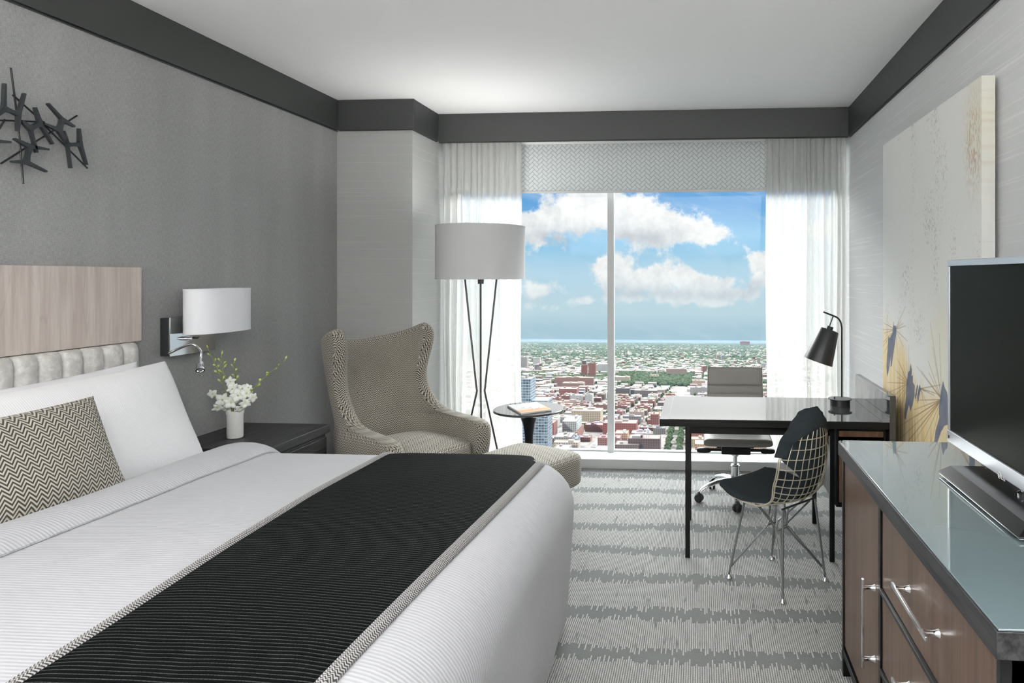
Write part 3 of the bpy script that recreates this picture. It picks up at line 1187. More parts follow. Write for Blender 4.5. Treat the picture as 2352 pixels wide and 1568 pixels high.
for _ in range(17000):
    y = 3700 + (rc.random() ** 2.2) * 15000
    x = rc.uniform(-.46, .36) * y
    if in_park(x, y):
        continue
    if y > 5200 and math.sin(y * .0021 + x * .0004) > .55 and rc.random() < .85:
        continue
    k = pick()
    s_ = 1 + y / 16000
    w, d, h = rc.uniform(12, 34) * s_, rc.uniform(12, 30) * s_, rc.choice((5, 6, 7, 8, 10, 12, 16))
    if rc.random() < .008:
        h, w, d = rc.uniform(25, 48), 26, 20
    vr = rc.uniform(.6, 1.15)
    col = tuple(min(.9, c * vr) for c in k[2])
    mass.box((x, y, gz(y) + h / 2 - 3), (w, d, h + 6), (0, 0, rc.choice((-CA, .4))), 0, col, 1)
    mass.col[-1] = tuple(min(.92, c * rc.uniform(.8, 1.15)) for c in k[3])
o = mass.build('distant_buildings', [M['bwall'], M['broof']])
tag(o, 'mass of tiny distant houses and blocks reaching to the horizon', 'buildings', kind='stuff')


def tree_blob(mb, x, y, r, h, n=8, rr=rc):
    z = gz(y) - 1
    prof = [(.35, 0), (.8, .22), (1.0, .5), (.72, .8), (.25, 1.0)]
    b = len(mb.v)
    for a_, f_ in prof:
        for k in range(n):
            a = 2 * PI * k / n
            q_ = r * a_ * rr.uniform(.78, 1.2)
            mb.v.append((x + q_ * math.cos(a), y + q_ * math.sin(a), z + h * f_ + rr.uniform(-.07, .07) * h))
    for i in range(len(prof) - 1):
        for k in range(n):
            k2 = (k + 1) % n
            mb.face([b + i * n + k, b + i * n + k2, b + (i + 1) * n + k2, b + (i + 1) * n + k])
    mb.face([b + (len(prof) - 1) * n + k for k in range(n)])


# the boulevard's trees, two rows
bx, by = ground(1552, 1000).x, ground(1552, 1000).y
for k in range(34):
    y = 1150 + k * 26 + rc.uniform(-5, 5)
    for sgn in (-1, 1):
        mb = MB()
        tree_blob(mb, bx + (y - by) * (-0.012) + sgn * 11 + rc.uniform(-1.5, 1.5), y, rc.uniform(5, 7.5), rc.uniform(10, 14), 9)
        o = mb.build('tree', M['tree'], smooth=180)
        tag(o, 'leafy street tree in the %s row of the boulevard below' % ('left' if sgn < 0 else 'right'), 'tree', 'trees in the %s row of the boulevard' % ('left' if sgn < 0 else 'right'))
trees = MB()
for x, y, w in treespots:
    for _ in range(rc.randint(3, 8)):
        tree_blob(trees, x + rc.uniform(-20, 20), y + rc.uniform(-18, 18), rc.uniform(4, 8), rc.uniform(7, 14), 7)
for _ in range(2200):     # along the streets
    i, j = rc.randint(-17, 13), rc.uniform(6, 24)
    lx, ly = i * 110 + 55 + rc.choice((-9, 9)), j * 170
    x, y = lx * math.cos(CA) + ly * math.sin(CA), -lx * math.sin(CA) + ly * math.cos(CA)
    if -.46 * y < x < .36 * y and free(x, y, 6):
        tree_blob(trees, x, y, rc.uniform(4, 6.5), rc.uniform(7, 12), 7)
for _ in range(750):     # the park
    y = rc.uniform(2750, 3650)
    x = rc.uniform(-.125, -.005) * y
    if free(x, y, 4):
        tree_blob(trees, x, y, rc.uniform(8, 14), rc.uniform(12, 20), 7)
for _ in range(26000):
    y = 3000 + (rc.random() ** 1.7) * 18000
    x = rc.uniform(-.46, .36) * y
    s_ = 1 + y / 7000
    tree_blob(trees, x, y, rc.uniform(6, 14) * s_, rc.uniform(8, 13) * s_ ** .6, 6)
o = trees.build('tree_canopy', M['tree'], smooth=180)
tag(o, 'countless trees of the streets, park and far suburbs', 'trees', kind='stuff')

# haze lying over the plain
HAZE = True
if HAZE:
    hz = MB()
    y0, y1, hh = 500, 29000, 120
    pts = [(-.9, y0, 0), (.9, y0, 0), (.9, y1, 0), (-.9, y1, 0)]
    b = [(a * y, y, gz(y) - 30) for a, y, _ in pts] + [(a * y, y, gz(y) + hh) for a, y, _ in pts]
    hz.v = b
    for f_ in ((3, 2, 1, 0), (4, 5, 6, 7), (0, 1, 5, 4), (1, 2, 6, 5), (2, 3, 7, 6), (3, 0, 4, 7)):
        hz.face(f_)
    hm = bpy.data.materials.new('summer_haze')
    hm.use_nodes = True
    t = NT(hm.node_tree)
    vs_ = t.n('ShaderNodeVolumeScatter', {'Color': (.145, .205, .265), 'Density': 0.00007, 'Anisotropy': 0.0})
    t.n('ShaderNodeOutputMaterial', {'Volume': vs_.outputs[0]})
    hm.cycles.homogeneous_volume = True
    o = hz.build('haze', hm)
    tag(o, 'thin bluish summer haze lying over the distant city', 'haze', kind='stuff')


# ------------------------------------------------------------------ furniture helpers
def superbox(mb, sx, sy, sz, p=6.0, n=14, c=(0, 0, 0), crown=0.0, R=None, f=None, mi=0):
    """box with softly rounded edges; each side carries a planar uv in metres"""
    for ax in range(3):
        for sg in (-1, 1):
            P, UV = [], []
            a1, a2 = [(1, 2), (0, 2), (0, 1)][ax]
            for i in range(n + 1):
                r, ur = [], []
                for j in range(n + 1):
                    q_ = [0, 0, 0]
                    q_[ax] = sg
                    q_[a1] = math.tan((2 * i / n - 1) * PI / 4)
                    q_[a2] = math.tan((2 * j / n - 1) * PI / 4)
                    L = (abs(q_[0]) ** p + abs(q_[1]) ** p + abs(q_[2]) ** p) ** (1 / p)
                    w = V((q_[0] / L * sx / 2, q_[1] / L * sy / 2, q_[2] / L * sz / 2))
                    if crown and w.z > 0:
                        w.z += crown * (1 - (2 * w.x / sx) ** 2) * (1 - (2 * w.y / sy) ** 2) * (2 * w.z / sz)
                    uvp = (w.y, w.z) if ax == 0 else ((w.x, w.z) if ax == 1 else (w.x, w.y))
                    if f:
                        w = f(w)
                    if R:
                        w = R @ w
                    r.append((w.x + c[0], w.y + c[1], w.z + c[2]))
                    ur.append(uvp)
                P.append(r)
                UV.append(ur)
            flip = (sg > 0) if ax in (1,) else (sg < 0)
            mb.grid(P, UV, flip=flip, mi=mi)
    return mb


def merge(o, d=0.0004):
    import bmesh
    b = bmesh.new()
    b.from_mesh(o.data)
    bmesh.ops.remove_doubles(b, verts=b.verts, dist=d)
    b.to_mesh(o.data)
    b.free()
    return o


# ------------------------------------------------------------------ bed
BX0, BX1, BY0, BY1 = -2.50, -0.525, 1.02, 3.045
BCX, BCY = (BX0 + BX1) / 2, (BY0 + BY1) / 2
BA, BB, BRC, BRR, BZT = (BX1 - BX0) / 2, (BY1 - BY0) / 2, .30, .20, .705

bed = thing('bed', 'wide bed with pale wood headboard over a padded grey leather band', 'bed', (BCX, BCY, 0))
b = MB().box2((BX0 - .02, BY0 + .06, .02), (BX1 - .10, BY1 - .06, .30))
b.build('base', M['black'], bed, bevel=.02)
b = MB().box2((BX0, BY0 + .05, .30), (BX1 - .08, BY1 - .05, .60))
b.build('mattress', M['linen'], bed, bevel=.05, seg=4)
HY0, HY1 = 1.06, 2.94
b = MB().box2((-2.612, HY0, 1.196), (-2.585, HY1, 1.538))
b.build('headboard_panel', M['oak'], bed, bevel=.002)
seams = [on_x(u, 800, -2.555).y for u in (323, 288.5, 244, 197, 149, 94.5, 38)]
dw = (seams[0] - seams[6]) / 6
ys_ = list(seams)
while ys_[-1] > HY0 + dw:
    ys_.append(ys_[-1] - dw)
P = []
zl = [.42, .60, .9, 1.155, 1.180, 1.191, 1.194]
xl = [0, 0, 0, 0, .006, .018, .04]
cols_ = []
for k in range(len(ys_) - 1):
    for i in range(10):
        f_ = i / 10
        cols_.append((lerp(ys_[k], ys_[k + 1], f_), math.sin(PI * f_) ** .45))
cols_.append((ys_[-1], 0))
for z, xo in zip(zl, xl):
    P.append([(-2.572 + .024 * bl_ - xo, y, z) for y, bl_ in cols_])
b = MB().grid(P)
b.grid([[(-2.572 + .024 * 0 - x_, ys_[0], z) for x_ in (0, .02, .040)] for z in zl[:5]], flip=True)
b.box2((-2.612, ys_[-1], .42), (-2.585, ys_[0], 1.186))
b.build('padded_panel', M['channel'], bed, smooth=60)


def bed_d(x, y):
    qx, qy = abs(x - BCX) - (BA - BRC), abs(y - BCY) - (BB - BRC)
    return BRC - (math.hypot(max(qx, 0), max(qy, 0)) + min(max(qx, qy), 0))


def bed_z(d):
    z = BZT + .02 * sstep(d, .1, .9)
    if d < BRR:
        e = (BRR - max(d, 0)) / BRR
        z -= BRR * .9 * (1 - math.sqrt(max(0, 1 - e * e)))
    return z


def bed_ring(d, n=14, ns=34):
    """rounded rectangle inset by d, counter-clockwise"""
    a, b_ = BA - d, BB - d
    rc_ = max(BRC - d, .012)
    pts = []
    for k, (cx, cy) in enumerate(((a - rc_, b_ - rc_), (-a + rc_, b_ - rc_), (-a + rc_, -b_ + rc_), (a - rc_, -b_ + rc_))):
        for i in range(n + 1):
            t_ = PI / 2 * (k + i / n)
            pts.append((cx + rc_ * math.cos(t_), cy + rc_ * math.sin(t_)))
        nx = [(-a + rc_, b_), (-a, -b_ + rc_), (a - rc_, -b_), (a, b_ - rc_)][k]
        p0 = pts[-1]
        for i in range(1, ns):
            pts.append((lerp(p0[0], nx[0], i / ns), lerp(p0[1], nx[1], i / ns)))
    return [(BCX + x, BCY + y) for x, y in pts]


rings = []
for d in (.95, .8, .6, .45, .32, .26, .2, .17, .14, .11, .085, .06, .04, .022, .01, .003, 0):
    rings.append([(x, y, bed_z(d)) for x, y in bed_ring(d)])
zs_ = BZT - BRR * .9
NR = len(rings[0])
for k, z in enumerate((zs_ - .04, zs_ - .10, zs_ - .18, zs_ - .27, zs_ - .36, zs_ - .44, .035)):
    f_ = (k + 1) / 7
    ring = []
    for i, (x, y) in enumerate(bed_ring(.035 * f_ ** 1.4)):
        ring.append((x + .006 * f_ * math.sin(x * 9 + y * 13), y + .006 * f_ * math.sin(x * 11), z))
    rings.append(ring)
b = MB().grid(rings, closed_u=True, flip=True)
b.ngon(rings[0])
duvet = thing('duvet', 'white finely ribbed duvet covering the whole bed', 'duvet', (BCX, BCY, BZT))
b.build('cover', M['duvet'], duvet, smooth=180)


def drape(x, s, off, side=1):
    """point on the bed cover at length position x, path s measured from the bed's middle towards side (y+ or y-)"""
    ex = abs(x - BCX) - (BA - BRC)
    ye = BB - (BRC - math.sqrt(max(0, BRC ** 2 - ex ** 2)) if ex > 0 else 0)
    flat = ye - BRR
    arc = BRR * PI / 2
    dtop = BX1 - x
    zx = bed_z(min(dtop, BRR + 1)) - bed_z(BRR + 1) if dtop < BRR else 0
    if s <= flat:
        y, z, ny, nz = s, bed_z(min(ye - s, bed_d(x, BCY + s))), 0, 1
        zx = 0
    elif s < flat + arc:
        a = (s - flat) / BRR
        y, z = flat + BRR * math.sin(a), BZT - BRR * .9 * (1 - math.cos(a))
        ny, nz = math.sin(a), math.cos(a)
        z += zx * math.cos(a)
    else:
        y, z, ny, nz = ye, zs_ - (s - flat - arc), 1, 0
    return V((x, BCY + side * (y + off * ny), z + off * nz))


def band(x0, x1, s0, s1, thick, nx, ns, hump=0.0, u0=0.0, wig=0.0, skew=None):
    """strip lying across the bed from s0 (near side, negative) to s1 (far side), as a closed slab"""
    wid = abs((x1(0) if callable(x1) else x1) - (x0(0) if callable(x0) else x0))
    top, bot, UV = [], [], []
    for j in range(ns + 1):
        s = lerp(s0, s1, j / ns)
        side = 1 if s >= 0 else -1
        rt, rb, ru = [], [], []
        for i in range(nx + 1):
            f_ = i / nx
            dx = wig * math.sin(s * 5.0) + (skew(s) if skew else 0)
            x = lerp(x0(s) if callable(x0) else x0, x1(s) if callable(x1) else x1, f_) + dx
            e = 1 - (2 * f_ - 1) ** 6
            o_ = .004 + thick * (.35 + .65 * e) + hump * (1 - (2 * f_ - 1) ** 2)
            rt.append(drape(x, abs(s), o_, side))
            rb.append(drape(x, abs(s), .002, side))
            ru.append((u0 + f_ * wid, s))
        top.append(rt)
        bot.append(rb)
        UV.append(ru)
    mb = MB()
    mb.grid(top, UV)
    mb.grid(bot, UV, flip=True)
    for idx in (0, nx):
        mb.grid([[bot[j][idx], top[j][idx]] for j in range(ns + 1)], [[UV[j][idx], UV[j][idx]] for j in range(ns + 1)], flip=(idx == nx))
    for j in (0, ns):
        mb.grid([bot[j], top[j]], [UV[j], UV[j]], flip=(j == 0))
    return mb


band(-2.17, -1.925, -1.02, 1.20, .012, 16, 90, .030, 0, .006).build('folded_cuff', M['duvet'], duvet, smooth=70)

throw = thing('bed_throw', 'black knitted throw with grey woven borders laid across the bed', 'throw', (-1.0, BCY, BZT))
edge0 = lambda s: lerp(-1.335, -1.40, sstep(s, -1.0, 1.0))
edge1 = lambda s: lerp(-.710, -.655, sstep(s, -1.0, 1.0))
band(lambda s: edge0(s) + .026, lambda s: edge1(s) - .034, -1.35, 1.32, .009, 40, 110).build('knit_field', M['throw'], throw, smooth=70)
o = band(edge0, lambda s: edge0(s) + .027, -1.35, 1.32, .010, 6, 110).build('border', M['throwtrim'], throw, smooth=70)
o['label'] = 'grey and black woven border on the pillow side'
o = band(lambda s: edge1(s) - .035, edge1, -1.35, 1.32, .012, 6, 110).build('border', M['throwtrim'], throw, smooth=70)
o['label'] = 'grey and black woven border on the foot side'


def pillow(name, w, h, th, mat, loc, lean, yaw, roll=0.0, pinch=.07, pw=.5, n=22, sag=0.0, parent=None, seedv=0):
    """standing pillow: width along local x, height along z, thickness along y; lies back by lean"""
    r = random.Random(seedv)
    ph = [r.uniform(0, 6) for _ in range(4)]
    mb = MB()
    for sg in (1, -1):
        P, UV = [], []
        for i in range(n + 1):
            v_ = 2 * i / n - 1
            row, ur = [], []
            for j in range(n + 1):
                u = 2 * j / n - 1
                u_, w_ = math.sin(u * PI / 2), math.sin(v_ * PI / 2)
                x = w / 2 * u_ * (1 - pinch * (1 - w_ * w_) * abs(u_) ** 3)
                z = h / 2 * w_ * (1 - pinch * (1 - u_ * u_) * abs(w_) ** 3)
                t_ = th / 2 * ((1 - abs(u_) ** 2.6) * (1 - abs(w_) ** 2.6)) ** pw
                t_ *= 1 + .07 * math.sin(3 * u_ + ph[0]) * math.sin(2.5 * w_ + ph[1])
                z -= sag * (1 - u_ * u_) * (w_ > 0) * w_
                row.append((x, -sg * t_, z))
                ur.append((x, z))
            P.append(row)
            UV.append(ur)
        mb.grid(P, UV, flip=(sg < 0))
    o = mb.build(name, mat, None, smooth=180)
    merge(o)
    o.matrix_world = Matrix.Translation(loc) @ Matrix.Rotation(yaw, 4, 'Z') @ Matrix.Rotation(roll, 4, 'Y') @ Matrix.Rotation(-lean, 4, 'X')
    return o


# local -y is the face looking towards the foot of the bed: yaw turns it to +x
o = pillow('pillow', .95, .46, .17, M['linen'], (-2.47, 2.36, .880), .18, PI / 2, -.02, seedv=1)
tag(o, 'plain white pillow right against the padded headboard', 'pillow')
o = pillow('pillow', .98, .50, .20, M['pillowrib'], (-2.345, 2.42, .868), .40, PI / 2, -.02, pinch=.05, seedv=2, pw=.45)
tag(o, 'large white ribbed pillow behind the herringbone cushion', 'pillow')
o = pillow('cushion', .62, .38, .15, M['herring_cushion'], (-2.19, 2.015, .875), .42, PI / 2 - .10, -.02, pinch=.06, seedv=3)
tag(o, 'beige and black herringbone lumbar cushion on the bed', 'cushion')

# ------------------------------------------------------------------ wall sculpture
art = thing('wall_sculpture', 'dark metal starburst sculpture of spiky shapes and thin rods on the grey wall', 'wall sculpture', (-2.60, 2.5, 2.1))


def ap(cx, cy, x=-2.585):
    return on_x(cx * .38265, 100 + cy * .38265, x)


for a, b_ in (((65, 145), (98, 400)), ((105, 440), (140, 842)), ((75, 308), (285, 495)), ((463, 432), (5, 720)), ((525, 748), (255, 478)), ((-60, 458), (265, 470)),
              ((-120, 700), (30, 455)), ((-200, 300), (10, 395))):
    MB().tube([ap(*a, -2.592), ap(*b_, -2.592)], .0035, 6).build('rod', M['blackmetal'], art, smooth=60)


def spike(j1, j2, tips1, tips2):
    mb = MB()

    def tri(j, tips):
        c = ap(*j)
        pts = []
        for k, tp in enumerate(tips):
            tpv = ap(*tp)
            nx_ = ap(*tips[(k + 1) % len(tips)])
            d = (tpv - c)
            pr = V((0, -d.z, d.y)).normalized() * .0035
            pts += [tpv - pr, tpv + pr] if (V((0, -d.z, d.y)).dot(nx_ - c) > 0) else [tpv + pr, tpv - pr]
            mid = ((tpv - c) + (nx_ - c))
            pts.append(c + mid.normalized() * .011 if mid.length > 1e-4 else c)
        mb.prism(pts, (.014, 0, 0))
    tri(j1, tips1 + [j2])
    tri(j2, tips2 + [j1])
    a, b_ = ap(*j1), ap(*j2)
    d = b_ - a
    pr = V((0, -d.z, d.y)).normalized()
    n = 8
    up_, dn_ = [], []
    for k in range(n + 1):
        f_ = k / n
        w_ = .0055 + .010 * (2 * f_ - 1) ** 4
        up_.append(a + d * f_ + pr * w_)
        dn_.append(a + d * f_ - pr * w_)
    mb.prism(up_ + dn_[::-1], (.0142, 0, 0))
    mb.build('star', M['darkmetal'], art)


spike((10, 390), (100, 425), [(15, 240), (-40, 440)], [(135, 300), (94, 525)])
spike((168, 508), (228, 482), [(116, 463), (208, 655)], [(198, 383), (304, 603)])
spike((342, 517), (365, 458), [(250, 480), (388, 600)], [(275, 360), (434, 498)])
spike((390, 606), (470, 605), [(369, 523), (413, 748)], [(463, 510), (508, 728)])
spike((165, 618), (146, 712), [(75, 572), (279, 636)], [(57, 708), (266, 768)])
spike((-40, 585), (-110, 560), [(50, 593), (-50, 650)], [(-90, 470), (-180, 620)])

# ------------------------------------------------------------------ wall lamp by the bed
sc = thing('wall_lamp', 'chrome wall lamp with white oval shade and bendy reading light', 'wall lamp', (-2.60, 3.24, 1.2))
MB().box2((-2.62, 3.085, 1.107), (-2.572, 3.385, 1.292)).build('back_box', M['cover_plate'], sc, bevel=.003)
MB().box2((-2.572, 3.083, 1.105), (-2.566, 3.387, 1.294)).build('face_plate', M['chrome'], sc, bevel=.001)
shp = []
SHC, SHX, SHY = (-2.475, 3.29), .088, .202
N = 48


def oval(k, e=0.0):
    a = 2 * PI * k / N
    c_, s_ = math.cos(a), math.sin(a)
    return (SHC[0] + (SHX + e) * math.copysign(abs(c_) ** .85, c_), SHC[1] + (SHY + e) * math.copysign(abs(s_) ** .85, s_))


b = MB()
z0, z1 = 1.212, 1.432
b.grid([[(*oval(k), z) for k in range(N)] for z in (z0, z0 + .11, z1)], closed_u=True)
b.grid([[(*oval(k, -.003), z) for k in range(N)] for z in (z0, z1)], closed_u=True, flip=True)
sh = b.build('shade', M['shadebright'], sc, smooth=180)
for za, zb in ((z0 - .001, z0 + .008), (z1 - .008, z1 + .001)):
    b = MB()
    b.grid([[(*oval(k, .0012), z) for k in range(N)] for z in (za, zb)], closed_u=True)
    b.grid([[(*oval(k, e), zz) for k in range(N)] for e, zz in ((-.004, zb if za > 1.3 else za), (.0012, zb if za > 1.3 else za))], closed_u=True)
    b.build('hem', M['shadebright'], sh, smooth=40)
b = MB().tube([(-2.566, 3.24, 1.235), (-2.50, 3.26, 1.235), (-2.475, 3.29, 1.26), (-2.475, 3.29, 1.30)], .009, 12)
b.box((-2.475, 3.29, 1.30), (.02, .38, .008))
b.build('arm', M['chrome'], sc, smooth=50)
MB().lathe([(.030, 1.30), (.034, 1.34), (.030, 1.38), (.012, 1.40)], 16, (-2.475, 3.29, 0)).build('bulb', M['porcelain'], sc, smooth=60)
MB().tube([(-2.566, 3.175, 1.185), (-2.545, 3.175, 1.185)], .010, 16).tube([(-2.545, 3.175, 1.185), (-2.53, 3.175, 1.185)], .006, 12).build('knob', M['chrome'], sc, smooth=40)
b = MB().tube([(-2.566, 3.245, 1.180), (-2.552, 3.245, 1.180)], .004, 10).box((-2.553, 3.245, 1.182), (.004, .022, .004), (.3, 0, 0))
b.build('switch', M['darkmetal'], sc)
gn = bez([(-2.566, 3.075, 1.122), (-2.53, 3.09, 1.143), (-2.48, 3.10, 1.163), (-2.455, 3.105, 1.158), (-2.442, 3.125, 1.128), (-2.44, 3.122, 1.10), (-2.43, 3.105, 1.075)], 40)
gnk = MB().tube(gn, .0065, 12).build('reading_light', M['chrome'], sc, smooth=60)
d = V((.45, -.55, -.75)).normalized()
R = d.to_track_quat('Z', 'Y').to_matrix()
hp = V(gn[-1])
MB().lathe([(.007, -.004), (.016, .004), (.017, .03), (.019, .034), (.019, .048), (.014, .048), (.011, .040)], 24, hp, R=R).build('lamp_head', M['chrome'], gnk, smooth=40)
MB().lathe([(.0, .0405), (.0135, .041)], 20, hp, R=R, capb=False, capt=False).build('lens', M['silver'], gnk)

# ------------------------------------------------------------------ nightstand, vase, orchids
ns = thing('nightstand', 'black oak nightstand between the bed and the armchair', 'nightstand', (-2.35, 3.37, 0))
NX0, NX1, NY0, NY1, NZ = -2.615, -2.085, 3.09, 3.655, .66
MB().box2((NX0, NY0, NZ - .045), (NX1, NY1, NZ)).build('top', M['blackwood'], ns, bevel=.002)
b = MB().box2((NX0 + .01, NY0 + .015, .05), (NX1 - .02, NY1 - .015, NZ - .055))
b.box2((NX0 + .01, NY0 + .03, .0), (NX1 - .04, NY1 - .03, .05))
b.box2((NX0 + .01, NY0 + .02, NZ - .056), (NX1 - .03, NY1 - .02, NZ - .044))
b.build('body', M['blackwood'], ns, bevel=.002)
for z0_, z1_ in ((.08, .33), (.345, .595)):
    dr = MB().box2((NX1 - .019, NY0 + .03, z0_), (NX1 - .004, NY1 - .03, z1_)).build('drawer', M['blackwood'], ns, bevel=.002)
    hb = MB().tube([(NX1 + .022, 3.27, (z0_ + z1_) / 2), (NX1 + .022, 3.48, (z0_ + z1_) / 2)], .005, 10)
    for yv in (3.29, 3.46):
        hb.tube([(NX1 - .004, yv, (z0_ + z1_) / 2), (NX1 + .022, yv, (z0_ + z1_) / 2)], .004, 8)
    hb.build('handle', M['steel'], dr, smooth=60)

VX, VY = -2.40, 3.31
vase = MB().lathe([(.0, .662), (.036, .662), (.0385, .668), (.039, .78), (.043, .795), (.043, .802), (.039, .803), (.035, .798), (.034, .675), (.0, .672)], 40, (VX, VY, 0), capb=False, capt=False).build('vase', M['porcelain'], None, smooth=50)
tag(vase, 'small white ceramic vase of orchids on the black nightstand', 'vase')


def flower(mb, heart, c, nrm, size, r):
    R_ = V(nrm).normalized().to_track_quat('Z', 'Y').to_matrix() @ Matrix.Rotation(r.uniform(0, 6.28), 3, 'Z')
    for k in range(5):
        a = 2 * PI * k / 5
        wd = size * (.46 if k % 2 else .33)
        L = size * r.uniform(.9, 1.1)
        P = []
        for i in range(6):
            f_ = i / 5
            hw = wd * math.sin(PI * min(1, f_ * .9 + .08)) ** .8
            row = []
            for j in range(5):
                g_ = j / 4 * 2 - 1
                q_ = V((L * f_, g_ * hw, .22 * size * math.sin(f_ * 2.2) - .25 * size * f_ * f_ + .12 * size * (1 - g_ * g_) * f_))
                q_ = Matrix.Rotation(a, 3, 'Z') @ q_
                row.append(V(c) + R_ @ q_)
            P.append(row)
        mb.grid(P)
    heart.lathe([(.0, 0), (size * .10, size * .05), (size * .12, size * .22), (size * .05, size * .34)], 8, c, R=R_)


def budm(mb, c, d, L, r0):
    R_ = V(d).normalized().to_track_quat('Z', 'Y').to_matrix()
    mb.lathe([(r0 * .2, 0), (r0 * .8, L * .25), (r0, L * .5), (r0 * .75, L * .78), (r0 * .1, L)], 8, c, R=R_)


def spray(label, pts, buds, flowers, seedv):
    r = random.Random(seedv)
    t_ = thing('orchid_spray', label, 'orchid', (VX, VY, .69), 0)
    line = bez(pts, 30)
    MB().tube(line, [lerp(.0030, .0016, k / 30) for k in range(31)], 7).build('stem', M['stem'], t_, smooth=60)
    for k, (f_, sd) in enumerate(buds):
        p_ = V(line[int(f_ * 30)])
        tg = (V(line[min(30, int(f_ * 30) + 1)]) - V(line[max(0, int(f_ * 30) - 1)])).normalized()
        d_ = (tg * .7 + V((r.uniform(-.3, .3), sd, r.uniform(0, .3)))).normalized()
        e = p_ + d_ * .014
        o_ = MB()
        o_.tube([p_, e], .0009, 5)
        budm(o_, e, (d_ + V((0, 0, r.uniform(-.3, .4)))), r.uniform(.021, .029) * (1.15 - .5 * f_), r.uniform(.0056, .0078) * (1.25 - .6 * f_))
        o_.build('bud', M['bud'], t_, smooth=60)
    for (px, py, dx, sz_, nr) in flowers:
        c = on_y(px, py, VY + dx)
        fl, ht = MB(), MB()
        flower(fl, ht, c, nr, sz_ * 1.2, r)
        # short stalk back to the spray
        near = min(line, key=lambda q_: (q_ - c).length)
        fl2 = MB().tube([near, c], .0009, 5)
        f_o = fl.build('flower', M['petal'], t_, smooth=180, solid=.0008)
        ht.build('heart', M['flowerheart'], f_o, smooth=60)
        fl2.build('stalk', M['stem'], f_o)
    return t_


base = V((VX, VY, .69))
vy = lambda u, v, d=0: on_y(u, v, VY + d)
spray('tall orchid stem leaning left out of the vase', [base, vy(530, 930), vy(512, 880), vy(497, 840), vy(480, 805, -.02)],
      [(.50, -.8), (.56, .9), (.64, -.9), (.70, .8), (.76, -.9), (.83, .9), (.9, -.8), (1.0, .1)],
      [(511, 918, -.02, .030, (.6, -.7, .1)), (500, 935, -.03, .024, (.6, -.6, -.4)), (488, 904, -.01, .022, (.3, -.8, -.2))], 21)
spray('middle orchid stem with drooping buds and white flowers', [base, vy(534, 925, .01), vy(524, 892, .01), vy(512, 850, .02), vy(508, 820, .02)],
      [(.62, .9), (.7, -.8), (.78, .9), (.86, .9), (.92, -.8), (1.0, .2)],
      [(529, 876, -.01, .022, (.5, -.8, .2)), (534, 893, -.03, .026, (.6, -.7, 0)), (530, 924, -.04, .030, (.7, -.7, .1)), (519, 937, -.03, .020, (.5, -.5, -.7))], 22)
spray('short upright orchid stem at the back of the vase', [base, vy(541, 925, .04), vy(540, 890, .05), vy(540, 860, .05), vy(537, 835, .05)],
      [(.66, .9), (.72, -.9), (.82, .9), (.9, -.8), (1.0, .3)],
      [(556, 893, .01, .026, (.5, -.6, .5)), (546, 908, -.03, .030, (.6, -.7, .2)), (550, 938, -.03, .022, (.6, -.5, -.5))], 23)
spray('long orchid stem reaching out to the right of the vase', [base, vy(558, 930, -.01), vy(585, 890, -.02), vy(618, 858, -.03), vy(652, 830, -.04)],
      [(.45, -.9), (.52, .9), (.6, -.9), (.68, .9), (.75, -.9), (.82, .9), (.9, -.8), (1.0, .2)],
      [(566, 903, -.03, .028, (.8, -.5, .2)), (581, 912, -.02, .022, (.8, -.4, -.1)), (564, 925, -.04, .024, (.7, -.6, -.1)), (570, 890, -.01, .020, (.7, -.4, .5))], 24)

# ------------------------------------------------------------------ wing armchair and its ottoman
CH_ROT = math.radians(-117)
ch = thing('armchair', 'wingback armchair in beige and black herringbone tweed beside the column', 'armchair', (-1.83, 4.02, 0), CH_ROT)
